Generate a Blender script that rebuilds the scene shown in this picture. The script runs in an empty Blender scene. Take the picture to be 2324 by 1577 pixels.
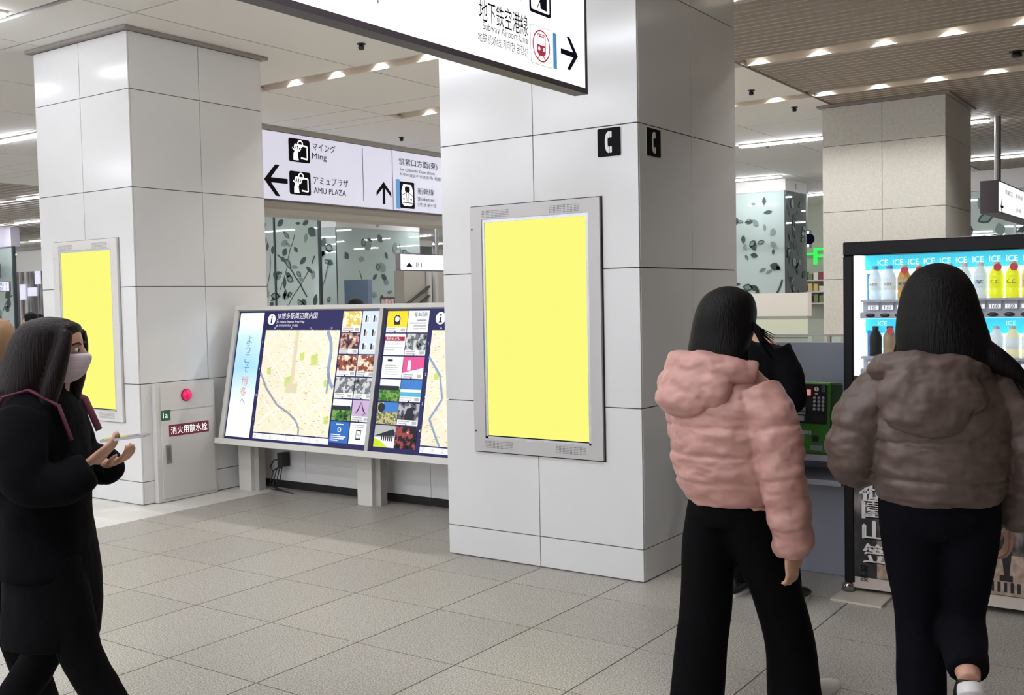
import bpy, math, random
import numpy as np
from mathutils import Vector, Matrix, noise

SC = bpy.context.scene
COL = SC.collection
random.seed(7)

# ---------------------------------------------------------------- camera, world, exposure
FPX, CX, CY, CAMH = 2371.4, 1162.0, 788.5, 1.6
YAW, PIT, ROL = math.radians(-34.8967), math.radians(-2.6141), math.radians(-1.1391)
_f = np.array([math.cos(PIT)*math.sin(YAW), math.cos(PIT)*math.cos(YAW), math.sin(PIT)])
_r0 = np.array([math.cos(YAW), -math.sin(YAW), 0.0]); _u0 = np.cross(_r0, _f)
_r = math.cos(ROL)*_r0 + math.sin(ROL)*_u0
_u = -math.sin(ROL)*_r0 + math.cos(ROL)*_u0
cam = bpy.data.cameras.new('camera'); camo = bpy.data.objects.new('camera', cam); COL.objects.link(camo)
cam.sensor_width = 36.0; cam.lens = 36.0*FPX/2324.0; cam.clip_end = 200
camo.matrix_world = Matrix(((_r[0], _u[0], -_f[0], 0), (_r[1], _u[1], -_f[1], 0), (_r[2], _u[2], -_f[2], CAMH), (0, 0, 0, 1)))
SC.camera = camo
SC.view_settings.view_transform = 'Standard'
SC.view_settings.look = 'None'
SC.view_settings.gamma = 1.0
SC.view_settings.exposure = 0.0
SC.view_settings.use_curve_mapping = False
W = bpy.data.worlds.new('world'); SC.world = W; W.use_nodes = True
W.node_tree.nodes['Background'].inputs[0].default_value = (0.94, 0.96, 1.0, 1)
W.node_tree.nodes['Background'].inputs[1].default_value = 1.7
LAMP = 68.0          # emission of the linear ceiling lamps
DOWN = 14.0         # emission of the small downlights
SPOT = 38.0         # power of each downlight beam


def ray(x, y):
    return _f + (x-CX)/FPX*_r - (y-CY)/FPX*_u
def onZ(x, y, z=0.0):
    d = ray(x, y); return np.array([0, 0, CAMH]) + d*((z-CAMH)/d[2])
def onY(x, y, Y):
    d = ray(x, y); return np.array([0, 0, CAMH]) + d*(Y/d[1])
def onX(x, y, X):
    d = ray(x, y); return np.array([0, 0, CAMH]) + d*(X/d[0])
def atD(x, y, D):
    return np.array([0, 0, CAMH]) + ray(x, y)*D

# ---------------------------------------------------------------- materials
def lin(c):
    out = []
    for v in c[:3]:
        v = v/255.0
        out.append(v/12.92 if v <= 0.04045 else ((v+0.055)/1.055)**2.4)
    return (*out, 1.0)

MATS = {}
def mat(name, col, rough=0.5, metal=0.0, emit=0.0, ecol=None, spec=0.5, noise_scale=0, noise_amt=0.15, bump=0.0, bump_scale=40.0, coat=0.0, stretch=None, noise_detail=4, col2=None):
    if name in MATS: return MATS[name]
    m = bpy.data.materials.new(name); m.use_nodes = True
    nt = m.node_tree; b = nt.nodes['Principled BSDF']
    b.inputs['Base Color'].default_value = lin(col)
    b.inputs['Roughness'].default_value = rough
    b.inputs['Metallic'].default_value = metal
    b.inputs['Specular IOR Level'].default_value = spec
    b.inputs['Coat Weight'].default_value = coat
    b.inputs['Coat Roughness'].default_value = 0.05
    if emit > 0:
        b.inputs['Emission Color'].default_value = lin(ecol or col)
        b.inputs['Emission Strength'].default_value = emit
    tc = nt.nodes.new('ShaderNodeTexCoord')
    def nz(scale, det):
        n = nt.nodes.new('ShaderNodeTexNoise'); n.inputs['Scale'].default_value = scale; n.inputs['Detail'].default_value = det
        if stretch:
            mp = nt.nodes.new('ShaderNodeMapping'); mp.inputs['Scale'].default_value = stretch
            nt.links.new(tc.outputs['Object'], mp.inputs['Vector']); nt.links.new(mp.outputs['Vector'], n.inputs['Vector'])
        else:
            nt.links.new(tc.outputs['Object'], n.inputs['Vector'])
        return n
    if noise_scale:
        n = nz(noise_scale, noise_detail)
        rp = nt.nodes.new('ShaderNodeValToRGB')
        c = lin(col); k = 1.0-noise_amt
        lo = (c[0]*k, c[1]*k, c[2]*k, 1); hi = lin(col2) if col2 else tuple(min(1, v*(1+noise_amt)) for v in c[:3])+(1,)
        rp.color_ramp.elements[0].position = 0.38; rp.color_ramp.elements[0].color = lo
        rp.color_ramp.elements[1].position = 0.62; rp.color_ramp.elements[1].color = hi
        nt.links.new(n.outputs['Fac'], rp.inputs['Fac']); nt.links.new(rp.outputs['Color'], b.inputs['Base Color'])
    if bump:
        n2 = nz(bump_scale, 3)
        bp = nt.nodes.new('ShaderNodeBump'); bp.inputs['Strength'].default_value = bump; bp.inputs['Distance'].default_value = 0.01
        nt.links.new(n2.outputs['Fac'], bp.inputs['Height']); nt.links.new(bp.outputs['Normal'], b.inputs['Normal'])
    MATS[name] = m
    return m

def glass_mat(name, tint, frost=0.3, fcol=(200, 215, 205), gloss=0.12, ior=1.5):
    if name in MATS: return MATS[name]
    m = bpy.data.materials.new(name); m.use_nodes = True
    nt = m.node_tree; nt.nodes.remove(nt.nodes['Principled BSDF']); out = nt.nodes['Material Output']
    tr = nt.nodes.new('ShaderNodeBsdfTransparent'); tr.inputs[0].default_value = lin(tint)
    di = nt.nodes.new('ShaderNodeBsdfDiffuse'); di.inputs[0].default_value = lin(fcol)
    tl = nt.nodes.new('ShaderNodeBsdfTranslucent'); tl.inputs[0].default_value = lin(fcol)
    gl = nt.nodes.new('ShaderNodeBsdfGlossy'); gl.inputs['Roughness'].default_value = 0.02
    m0 = nt.nodes.new('ShaderNodeMixShader'); m0.inputs[0].default_value = 0.25
    nt.links.new(di.outputs[0], m0.inputs[1]); nt.links.new(tl.outputs[0], m0.inputs[2])
    m1 = nt.nodes.new('ShaderNodeMixShader'); m1.inputs[0].default_value = frost
    nt.links.new(tr.outputs[0], m1.inputs[1]); nt.links.new(m0.outputs[0], m1.inputs[2])
    fr = nt.nodes.new('ShaderNodeFresnel'); fr.inputs[0].default_value = ior
    ad = nt.nodes.new('ShaderNodeMath'); ad.operation = 'ADD'; ad.inputs[1].default_value = gloss; ad.use_clamp = True
    nt.links.new(fr.outputs[0], ad.inputs[0])
    m2 = nt.nodes.new('ShaderNodeMixShader')
    nt.links.new(ad.outputs[0], m2.inputs[0]); nt.links.new(m1.outputs[0], m2.inputs[1]); nt.links.new(gl.outputs[0], m2.inputs[2])
    nt.links.new(m2.outputs[0], out.inputs[0])
    MATS[name] = m
    return m

def terrazzo(name, base, dark, light, rough=0.4):
    m = bpy.data.materials.new(name); m.use_nodes = True; nt = m.node_tree; b = nt.nodes['Principled BSDF']
    ge = nt.nodes.new('ShaderNodeNewGeometry')
    v = nt.nodes.new('ShaderNodeTexNoise'); v.inputs['Scale'].default_value = 150; v.inputs['Detail'].default_value = 2
    nt.links.new(ge.outputs['Position'], v.inputs['Vector'])
    rp = nt.nodes.new('ShaderNodeValToRGB'); e = rp.color_ramp.elements
    e[0].position = 0.34; e[0].color = lin(dark); e[1].position = 0.68; e[1].color = lin(light)
    mid = rp.color_ramp.elements.new(0.5); mid.color = lin(base)
    nt.links.new(v.outputs['Fac'], rp.inputs['Fac'])
    oi = nt.nodes.new('ShaderNodeObjectInfo'); mr = nt.nodes.new('ShaderNodeMapRange')
    mr.inputs['To Min'].default_value = 0.93; mr.inputs['To Max'].default_value = 1.05
    nt.links.new(oi.outputs['Random'], mr.inputs['Value'])
    mx = nt.nodes.new('ShaderNodeVectorMath'); mx.operation = 'SCALE'
    nt.links.new(rp.outputs['Color'], mx.inputs[0]); nt.links.new(mr.outputs['Result'], mx.inputs['Scale'])
    nt.links.new(mx.outputs['Vector'], b.inputs['Base Color'])
    b.inputs['Roughness'].default_value = rough
    MATS[name] = m
    return m

# ---------------------------------------------------------------- mesh helpers
class Fr:                                   # a flat working frame: origin, right, up and outward normal
    def __init__(s, o, r, u):
        s.o = np.array(o, float); s.r = np.array(r, float); s.u = np.array(u, float)
        s.r /= np.linalg.norm(s.r); s.u /= np.linalg.norm(s.u); s.n = np.cross(s.r, s.u)
    def p(s, a, b, d=0.0): return s.o + s.r*a + s.u*b + s.n*d
    def uv(s, x, y):                        # photo pixel on this plane -> (u, v)
        dr = ray(x, y); c = np.array([0, 0, CAMH]); t = ((s.o-c) @ s.n)/(dr @ s.n); q = c+dr*t-s.o
        return q @ s.r, q @ s.u

TXT = {}
def text_data(s):
    if s not in TXT:
        c = bpy.data.curves.new('t', 'FONT'); c.body = s; c.resolution_u = 3
        o = bpy.data.objects.new('t', c); COL.objects.link(o)
        dg = bpy.context.evaluated_depsgraph_get()
        m = bpy.data.meshes.new_from_object(o.evaluated_get(dg))
        vs = np.array([v.co[:2] for v in m.vertices]) if len(m.vertices) else np.zeros((1, 2))
        fs = [tuple(p.vertices) for p in m.polygons]
        bpy.data.objects.remove(o); bpy.data.curves.remove(c); bpy.data.meshes.remove(m)
        TXT[s] = (vs, fs)
    return TXT[s]

class MB:
    def __init__(s): s.v = []; s.f = []; s.m = []
    def add(s, vs, fs, m=0):
        k = len(s.v); s.v.extend([tuple(map(float, q)) for q in vs]); s.f.extend([tuple(k+i for i in f) for f in fs]); s.m.extend([m]*len(fs)); return s
    def box(s, x0, x1, y0, y1, z0, z1, m=0):
        vs = [(x, y, z) for z in (z0, z1) for y in (y0, y1) for x in (x0, x1)]
        return s.add(vs, [(0, 2, 3, 1), (4, 5, 7, 6), (0, 1, 5, 4), (2, 6, 7, 3), (0, 4, 6, 2), (1, 3, 7, 5)], m)
    def fbox(s, fr, u0, u1, v0, v1, d0, d1, m=0):
        vs = [fr.p(u, v, d) for d in (d0, d1) for v in (v0, v1) for u in (u0, u1)]
        return s.add(vs, [(0, 2, 3, 1), (4, 5, 7, 6), (0, 1, 5, 4), (2, 6, 7, 3), (0, 4, 6, 2), (1, 3, 7, 5)], m)
    def poly(s, fr, pts, d0, d1, m=0):      # extruded outline (counter-clockwise)
        n = len(pts)
        vs = [fr.p(a, b, d0) for a, b in pts] + [fr.p(a, b, d1) for a, b in pts]
        fs = [tuple(range(n, 2*n)), tuple(reversed(range(n)))] + [(i, (i+1) % n, n+(i+1) % n, n+i) for i in range(n)]
        return s.add(vs, fs, m)
    def flat(s, fr, pts, d, m=0):
        return s.add([fr.p(a, b, d) for a, b in pts], [tuple(range(len(pts)))], m)
    def rect(s, fr, u0, u1, v0, v1, d, m=0):
        return s.flat(fr, [(u0, v0), (u1, v0), (u1, v1), (u0, v1)], d, m)
    def line(s, fr, pts, w, d, m=0):        # flat stroke along a polyline
        for (a, b), (c, e) in zip(pts[:-1], pts[1:]):
            L = math.hypot(c-a, e-b) or 1e-6; nx, ny = -(e-b)/L*w/2, (c-a)/L*w/2
            s.flat(fr, [(a-nx, b-ny), (c-nx, e-ny), (c+nx, e+ny), (a+nx, b+ny)], d, m)
        return s
    def disc(s, fr, u, v, r, d, m=0, n=20, ry=None):
        ry = ry or r
        return s.flat(fr, [(u+r*math.cos(2*math.pi*i/n), v+ry*math.sin(2*math.pi*i/n)) for i in range(n)], d, m)
    def ring(s, fr, u, v, r0, r1, d, m=0, n=28):
        vs = []; fs = []
        for i in range(n):
            a = 2*math.pi*i/n
            vs += [fr.p(u+r0*math.cos(a), v+r0*math.sin(a), d), fr.p(u+r1*math.cos(a), v+r1*math.sin(a), d)]
        for i in range(n):
            j = (i+1) % n; fs.append((2*i, 2*i+1, 2*j+1, 2*j))
        return s.add(vs, fs, m)
    def rrect(s, fr, u0, u1, v0, v1, r, d0, d1=None, m=0):
        pts = []
        for (cx, cy, a0) in ((u1-r, v0+r, -90), (u1-r, v1-r, 0), (u0+r, v1-r, 90), (u0+r, v0+r, 180)):
            for k in range(5):
                a = math.radians(a0+k*22.5); pts.append((cx+r*math.cos(a), cy+r*math.sin(a)))
        if d1 is None: return s.flat(fr, pts, d0, m)
        return s.poly(fr, pts, d0, d1, m)
    def text(s, fr, t, u, v, h, d=0.002, w=None, m=0, align='L', vert=False):
        if vert:
            for i, ch in enumerate(t): s.text(fr, ch, u, v-i*h*1.08, h, d, w=w, m=m)
            return s
        vs, fs = text_data(t)
        x0, x1 = vs[:, 0].min(), vs[:, 0].max(); y0, y1 = vs[:, 1].min(), vs[:, 1].max()
        k = h/max(y1-y0, 1e-6); kx = (w/max(x1-x0, 1e-6)) if w else k
        wd = (x1-x0)*kx
        off = {'L': 0, 'C': -wd/2, 'R': -wd}[align]
        return s.add([fr.p(u+off+(a-x0)*kx, v+(b-y0)*k, d) for a, b in vs], fs, m)
    def tube(s, pts, r, n=8, m=0, cap=True):
        pts = [np.array(p, float) for p in pts]; rs = r if hasattr(r, '__len__') else [r]*len(pts)
        rings = []
        ref = None
        for i, p in enumerate(pts):
            t = pts[min(i+1, len(pts)-1)]-pts[max(i-1, 0)]; t /= np.linalg.norm(t)+1e-9
            if ref is None:
                ref = np.array([0, 0, 1.0]) if abs(t[2]) < 0.9 else np.array([1.0, 0, 0])
            a = np.cross(t, ref); a /= np.linalg.norm(a)+1e-9; b = np.cross(a, t); ref = b if abs(t @ b) < .99 else ref
            rr = rs[i]; rx, ry = rr if hasattr(rr, '__len__') else (rr, rr)
            rings.append([p+a*rx*math.cos(2*math.pi*k/n)+b*ry*math.sin(2*math.pi*k/n) for k in range(n)])
        return s.loft(rings, m, cap)
    def loft(s, rings, m=0, cap=True):
        n = len(rings[0]); vs = [q for rg in rings for q in rg]; fs = []
        for i in range(len(rings)-1):
            for k in range(n):
                j = (k+1) % n
                fs.append((i*n+k, i*n+j, (i+1)*n+j, (i+1)*n+k))
        if cap: fs += [tuple(reversed(range(n))), tuple(range((len(rings)-1)*n, len(rings)*n))]
        return s.add(vs, fs, m)
    def lathe(s, fr, prof, n=24, m=0):      # profile (radius, height along the frame's normal), around the frame's origin
        return s.loft([[fr.p(r*math.cos(2*math.pi*k/n), r*math.sin(2*math.pi*k/n), h) for k in range(n)] for r, h in prof], m)
    def build(s, name, mats, parent=None, smooth=False, bevel=0.0, subsurf=0, **props):
        mats = mats if isinstance(mats, (list, tuple)) else [mats]
        me = bpy.data.meshes.new(name)
        vs = np.array(s.v, float)
        if parent is not None: org = WORLD[parent.name]
        else: org = np.array([(vs[:, 0].min()+vs[:, 0].max())/2, (vs[:, 1].min()+vs[:, 1].max())/2, vs[:, 2].min()])
        me.from_pydata([tuple(q) for q in (vs-org)], [], s.f)
        for q in mats: me.materials.append(q)
        if len(mats) > 1: me.polygons.foreach_set('material_index', s.m)
        if smooth: me.polygons.foreach_set('use_smooth', [True]*len(s.f))
        me.update()
        o = bpy.data.objects.new(name, me); COL.objects.link(o)
        if parent is None: o.location = org; WORLD[o.name] = org
        else: o.parent = parent; WORLD[o.name] = org
        if bevel:
            bm = o.modifiers.new('bevel', 'BEVEL'); bm.width = bevel; bm.segments = 2; bm.limit_method = 'ANGLE'
        for k, q in props.items():
            if q is not None: o[k] = q
        return o

WORLD = {}
def thing(name, loc, label, category, group=None, kind=None):
    o = bpy.data.objects.new(name, None); COL.objects.link(o); o.location = loc; o.empty_display_size = 0.1
    WORLD[o.name] = np.array(loc, float)
    o['label'] = label; o['category'] = category
    if group: o['group'] = group
    if kind: o['kind'] = kind
    return o
def copy_tree(o, loc=None, parent=None, **props):
    c = o.copy(); COL.objects.link(c); c.parent = parent
    if loc is not None: c.location = loc
    for k, q in props.items(): c[k] = q
    for ch in o.children: copy_tree(ch, None, c)
    return c
def share(parent, proto, delta):             # one more piece that shares the mesh of an earlier one
    c = proto.copy(); COL.objects.link(c); c.parent = parent
    c.location = Vector(proto.location)+Vector(delta); return c

# ---------------------------------------------------------------- materials in use
M_TILE = mat('white_glazed_panel', (226, 225, 224), rough=0.16, noise_scale=1.2, noise_amt=0.02)
M_JOINT = mat('joint_grey', (105, 102, 100), rough=0.8)
M_CEIL = mat('ceiling_panel', (232, 229, 224), rough=0.75)
M_GAP = mat('dark_gap', (40, 37, 36), rough=0.9)
M_FLOOR = terrazzo('floor_granite', (174, 168, 158), (122, 115, 106), (212, 207, 198))
M_FLOORJ = mat('floor_joint', (48, 45, 42), rough=0.9)
M_MARBLE = mat('white_marble', (232, 228, 221), rough=0.3, noise_scale=2.5, noise_amt=0.08)
M_SLAT = mat('louver_slat', (136, 122, 110), rough=0.55); M_SLATLIT = mat('louver_slat_lit_edge', (250, 240, 230), rough=0.4)  # near-white edge colour puts the slats' lit sides into the material
M_LOUVB = mat('louver_backing', (70, 60, 52), rough=0.9)
M_LAMP = mat('lamp_diffuser', (240, 245, 255), emit=LAMP); M_LAMPD = mat('lamp_diffuser_dim', (240, 245, 255), emit=LAMP*.3)
M_DOWN = mat('downlight_lens', (255, 248, 238), emit=DOWN)
M_CHAN = mat('light_channel', (222, 212, 200), rough=0.5)
M_METAL = mat('brushed_steel', (170, 168, 168), rough=0.35, metal=0.8)
M_SFRAME = mat('grey_sign_frame', (112, 104, 108), rough=0.45, metal=0.3)
M_SIGN = mat('backlit_white', (252, 252, 255), rough=0.4, emit=1.05)
M_SIGN2 = mat('backlit_white_cool', (226, 226, 244), rough=0.35, emit=0.5)
M_BLACK = mat('print_black', (20, 19, 24), rough=0.6, spec=0.08)
M_NAVY = mat('print_navy', (30, 26, 54), rough=0.6, spec=0.08)
M_WHITE = mat('print_white', (252, 252, 254), rough=0.5, emit=0.85)
M_BLUE = mat('print_blue', (96, 160, 215), rough=0.5, emit=0.45)
M_RED = mat('print_red', (208, 62, 82), rough=0.5, emit=0.35)
M_YELLOW = mat('screen_yellow', (0, 0, 0), rough=0.4, emit=1.0, ecol=(253, 251, 128), spec=0.0)
M_SCRF = mat('screen_frame_silver', (196, 193, 192), rough=0.4, metal=0.15)
M_DARK = mat('dark_plastic', (32, 30, 33), rough=0.4)
M_GREYW = mat('partition_white', (226, 224, 216), rough=0.4)

# ================================================================ STRUCTURE
ZC = 3.82
# ---- floor: slab around, single tiles where they can be told apart
TX0, TX1, TY0, TY1 = -6.8, 0.69, 1.099, 7.847
PX, PY = 0.585, 0.6135
fl = MB()
fl.box(-6.8, TX1, TY0, TY1, -0.2, -0.012, 1)
for (a, b, c, d) in ((-6.8, 14, -14, TY0), (-6.8, 14, TY1, 42), (TX1, 14, TY0, TY1), (-46, -9.2, -14, 42), (-9.2, -6.8, -14, 2.9), (-9.2, -6.8, 7.7, 42)):
    fl.box(a, b, c, d, -0.2, 0.0, 0)
fl.box(-9.2, -6.8, 2.9, 7.7, -0.2, -0.008, 2)
floor = fl.build('floor', [M_FLOOR, M_FLOORJ, mat('marble_joint', (206, 202, 194), rough=0.6)], kind='structure', label='speckled grey granite floor with white marble strip beside the pillar', category='floor')
xs = [-6.8] + [-2.821 + PX*i for i in range(-6, 7) if -2.821+PX*i < TX1+0.01]
ys = [3.553 + PY*i for i in range(-4, 8) if 3.553+PY*i < TY1+0.01]
g = 0.003
protos = {}
for i in range(len(xs)-1):
    for j in range(len(ys)-1):
        key = round(xs[i+1]-xs[i], 3), round(ys[j+1]-ys[j], 3)
        if key not in protos:
            t = MB().box(xs[i]+g, xs[i+1]-g, ys[j]+g, ys[j+1]-g, -0.012, 0.0).build('floor_tile', M_FLOOR, floor)
            protos[key] = (t, xs[i], ys[j])
        else:
            t, a, b = protos[key]; share(floor, t, (xs[i]-a, ys[j]-b, 0))
for i in range(4):
    for j in range(8):
        x0 = -9.2+0.6*i; y0 = 2.9+0.6*j
        if i == j == 0: t = MB().box(x0+.001, x0+.599, y0+.001, y0+.599, -0.008, 0.0).build('marble_tile', M_MARBLE, floor)
        else: share(floor, t, (0.6*i, 0.6*j, 0))

# ---- pillars clad in glazed panels
def pillar(x0, x1, y0, y1, label, rows=(0.187, 0.98, 1.765, 2.56, 3.335), msk=None, m=M_TILE):
    root = thing('pillar', ((x0+x1)/2, (y0+y1)/2, 0), label, 'pillar', kind='structure')
    e = 0.012
    MB().box(x0+e, x1-e, y0+e, y1-e, 0, ZC, 0).build('core', M_JOINT, root)
    zs = [0.004] + list(rows) + [ZC-0.03]
    xm, ym = (x0+x1)/2, (y0+y1)/2
    gg = 0.003
    for k in range(len(zs)-1):
        a, b = zs[k]+gg, zs[k+1]-gg
        for (u0, u1) in ((x0, xm), (xm, x1)):
            MB().box(u0+gg, u1-gg, y0, y0+e, a, b).build('panel', m, root)
            MB().box(u0+gg, u1-gg, y1-e, y1, a, b).build('panel', m, root)
        for (u0, u1) in ((y0, ym), (ym, y1)):
            MB().box(x1-e, x1, u0+gg+e*(u0 == y0), u1-gg-e*(u1 == y1), a, b).build('panel', m, root)
            MB().box(x0, x0+e, u0+gg+e*(u0 == y0), u1-gg-e*(u1 == y1), a, b).build('panel', m, root)
    MB().box(x0-0.05, x1+0.05, y0-0.05, y1+0.05, ZC-0.028, ZC-0.002).build('ceiling_trim', mat('trim_grey', (150, 143, 138), rough=0.5), root)
    return root
pF = pillar(-4.109, -2.722, 5.152, 6.51, 'white panelled pillar carrying the telephone signs and a yellow screen')
pL = pillar(-8.56, -7.243, 5.145, 6.52, 'white panelled pillar with the fire hydrant cabinet on its side')
pR = pillar(-4.095, -2.71, 12.40, 13.75, 'white panelled pillar behind the drinks vending machine', m=mat('white_stone_panel', (212, 210, 204), rough=0.45, noise_scale=60, noise_amt=0.06))

# ---- panelled ceiling
ceil = MB()
ceil.box(-46, 14, -14, 6.9, ZC+0.16, ZC+0.3)
ceil.box(-46, -3.97, 6.9, 42, ZC+0.16, ZC+0.3)
ceil.box(-3.97, 14, 6.9, 42, ZC+0.30, ZC+0.4, 1)
ceiling = ceil.build('ceiling', [M_GAP, M_LOUVB], kind='structure', label='pale ceiling of large flat panels with light slots', category='ceiling')
SLOTS = [(7.36, 7.58), (9.46, 9.75), (11.50, 11.75)]
xb = [-17.8, -16.0, -14.4, -12.9, -11.36, -9.86, -8.36, -6.87, -5.42, -3.97]
yb = [-6.0, -3.5, -1.0, 1.5, 4.43, 4.95, 7.36, 7.58, 8.93, 9.46, 9.75, 11.5, 11.75, 13.2, 14.7, 16.8, 18.9, 21.0]
for j in range(len(yb)-1):
    slot = any(abs(yb[j]-s[0]) < .01 for s in SLOTS)
    for i in range(len(xb)-1):
        if slot and xb[i] >= -8.4: continue
        y0 = yb[j]+0.004+(0.05 if abs(yb[j]-4.43) < .01 else 0)
        MB().box(xb[i]+.008, xb[i+1]-.008, y0+.003, yb[j+1]-.008, ZC, ZC+0.03).build('ceiling_panel', M_CEIL, ceiling)
for (a, b, c, d) in ((-46, -17.8, -14, 9.9), (-46, -3.97, 21.0, 42), (-3.97, 14, 22, 42), (-3.96, 14, 4.95, 6.9), (-3.96, 14, -14, 4.95), (-17.8, -3.97, -14, -6)):
    MB().box(a+.004, b-.004, c+.004, d-.004, ZC, ZC+0.03).build('ceiling_panel', M_CEIL, ceiling)
# ---- slatted ceiling parts
def louver(x0, x1, y0, y1, pitch, label, slots=()):
    root = thing('ceiling_louver', ((x0+x1)/2, (y0+y1)/2, ZC), label, 'ceiling', kind='structure')
    pr = None; n = int((y1-y0)/pitch); k = 0
    for i in range(n):
        y = y0+i*pitch
        if any(s[0]-0.08 < y < s[1] for s in slots): continue
        if pr is None:
            pr = MB().box(x0, x1, y, y+0.086, ZC, ZC+0.05).box(x0, x1, y-.002, y, ZC+.001, ZC+.05, 1).build('slat', [M_SLAT, M_SLATLIT], root); py = y
        else: share(root, pr, (0, y-py, 0))
    return root
louver(-3.97, 9.0, 6.92, 22.0, 0.122, 'slatted brown-grey ceiling above the vending machine', SLOTS)
louver(-46, -17.8, 9.9, 40.0, 0.25, 'slatted grey ceiling far along the concourse')
MB().box(-3.985, -3.955, 6.9, 22.0, ZC-0.004, ZC+0.05).build('trim_1', mat('trim_dark', (92, 84, 78), rough=0.6), kind='structure', label='dark edge strip where the slatted ceiling begins', category='trim')

# ---- light slots with small downlights
dl_n = 0
def downlight_proto():
    fr = Fr((0, 0, 0), (1, 0, 0), (0, -1, 0))       # normal points down
    root = thing('downlight', (0, 0, 0), 'x', 'downlight')
    WORLD[root.name] = np.zeros(3)
    MB().lathe(fr, [(0.05, 0.0), (0.058, 0.02), (0.05, 0.03), (0.04, 0.02), (0.04, 0.0)], n=16).build('rim', M_METAL, root)
    MB().disc(fr, 0, 0, 0.042, 0.018, n=16).build('lens', M_DOWN, root)
    li = bpy.data.lights.new('downlight_beam', 'SPOT'); li.energy = SPOT; li.spot_size = math.radians(114); li.spot_blend = .12; li.shadow_soft_size = .04; li.color = (1.0, .965, .92)
    lo = bpy.data.objects.new('downlight_beam', li); COL.objects.link(lo); lo.parent = root; lo.location = (0, 0, -.032)
    return root
proto_dl = None
for si, (a, b) in enumerate(SLOTS):
    c = MB()
    x0, x1 = -8.42, 9.0
    c.box(x0, x1, a, a+.006, ZC-.002, ZC+.12); c.box(x0, x1, b-.006, b, ZC-.002, ZC+.12)
    c.box(x0, x1, a, b, ZC+.12, ZC+.13); c.box(x0-.006, x0, a, b, ZC-.002, ZC+.13)
    c.build('light_channel', M_CHAN, ceiling)
    first = [onZ(666, 193, ZC)[0], onZ(1711, 140, ZC)[0], onZ(1755, 229, ZC)[0]][si]
    pitch = [0.58, 0.585, 0.585][si]
    lab = ['small round downlight in the light slot between the two screen pillars', 'small round downlight in the light slot nearer to the screen pillars, across the slatted ceiling', 'small round downlight in the light slot nearer to the far stone pillar'][si]
    for k in range(-9, 20):
        x = first+pitch*k
        if x < x0+.1 or x > 0.9: continue
        loc = (x, a+0.70*(b-a), ZC+.115)
        if proto_dl is None:
            proto_dl = downlight_proto(); proto_dl.location = loc; proto_dl['label'] = lab; proto_dl['group'] = 'downlights of slot %s' % 'abc'[si]
        else:
            copy_tree(proto_dl, loc, label=lab, group='downlights of slot %s' % 'abc'[si])

# ---- linear ceiling lamps
proto_ll = None
proto_ld = None
def lamp(x, y, L, lab, grp, dim=False):
    global proto_ll, proto_ld
    if proto_ll is None:
        proto_ll = thing('linear_lamp', (0, 0, 0), lab, 'lamp', grp)
        WORLD[proto_ll.name] = np.zeros(3)
        MB().box(-.5, .5, -.055, .055, -.02, 0).build('housing', M_CHAN, proto_ll)
        MB().box(-.495, .495, -.045, .045, -.045, -.02).build('diffuser', M_LAMP, proto_ll, bevel=.012)
        o = proto_ll
    else: o = copy_tree(proto_ll, None, label=lab, group=grp)
    o.location = (x, y, ZC); o.scale = (L, 1, 1)
    if dim:
        for ch in o.children:
            if ch.name.startswith('diffuser'):
                if proto_ld is None:
                    proto_ld = ch.data.copy(); proto_ld.materials[0] = M_LAMPD
                ch.data = proto_ld
rowlab = {14.75: 'long white ceiling lamp in the row above the far stone pillar', 18.95: 'long white ceiling lamp in the row before the glass column corner', 23.0: 'long white ceiling lamp in the row past the glass column corner', 27.2: 'long white ceiling lamp in a distant row of the concourse', 31.4: 'long white ceiling lamp in the most distant row'}
for y in rowlab:
    k = 0; x = -40.2
    while x < -1.6:
        if not (-4.3 < x-.4 and x < -2.4 and 12 < y < 14): lamp(x, y, 1.25, rowlab[y], 'lamps of the row %g m deep' % y)
        x += 2.17
for y, lab in ((7.5, 'long white ceiling lamp just past the hydrant pillar'), (11.6, 'long white ceiling lamp at the edge of the distant slatted ceiling')):
    for k in range(14):
        x = -13.0-2.1*k + (-0.1 if y > 8 else 0.0)
        lamp(x, y, 1.25, lab, 'left lamps %g m deep' % y)
near = {4.30: 'long white ceiling lamp beside the dark ceiling groove', 2.5: 'long white ceiling lamp added in the first unseen row behind the dark ceiling groove', 0.0: 'long white ceiling lamp added in the second unseen row behind the dark ceiling groove', -2.5: 'long white ceiling lamp added in the third unseen row behind the dark ceiling groove', -5.0: 'long white ceiling lamp added in the fourth unseen row behind the dark ceiling groove'}  # the last four rows are unseen, added to brighten pillars and floor
for y in near:
    for k in range(7):
        x = (-8.17 if y > 4 else -1.9)-2.1*k
        if y == 2.5 and x < -7: continue
        lamp(x, y, 1.25, near[y], 'lamps in the row at %g' % y, dim=y > 4)

# ---- walls that close the concourse far away
M_FARW = mat('far_wall', (226, 222, 214), rough=0.6, noise_scale=0.5, noise_amt=0.1)
MB().box(-46, 14, 36, 36.3, 0, ZC+.16).build('wall_back', M_FARW, kind='structure', label='pale far wall closing the concourse', category='wall')
MB().box(-44.3, -44, -14, 36, 0, ZC+.16).build('wall_left', M_FARW, kind='structure', label='pale end wall at the far left', category='wall')

MB().box(4.0, 4.3, -14, 36, 0, ZC+.16).build('wall_right_added', mat('brown_stone', (112, 98, 90), rough=0.5, noise_scale=1.5, noise_amt=0.15), kind='structure', label='unseen added brown stone side wall beyond the vending machine', category='wall')  # unseen wall, added to keep ambient light off the pillar's right face

MB().box(-28.3, -28, 24, 36, 0, ZC+.1).build('wall_side', mat('cream_wall', (246, 241, 226), rough=.5), kind='structure', label='bright cream wall far behind the hanging sign', category='wall')

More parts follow.
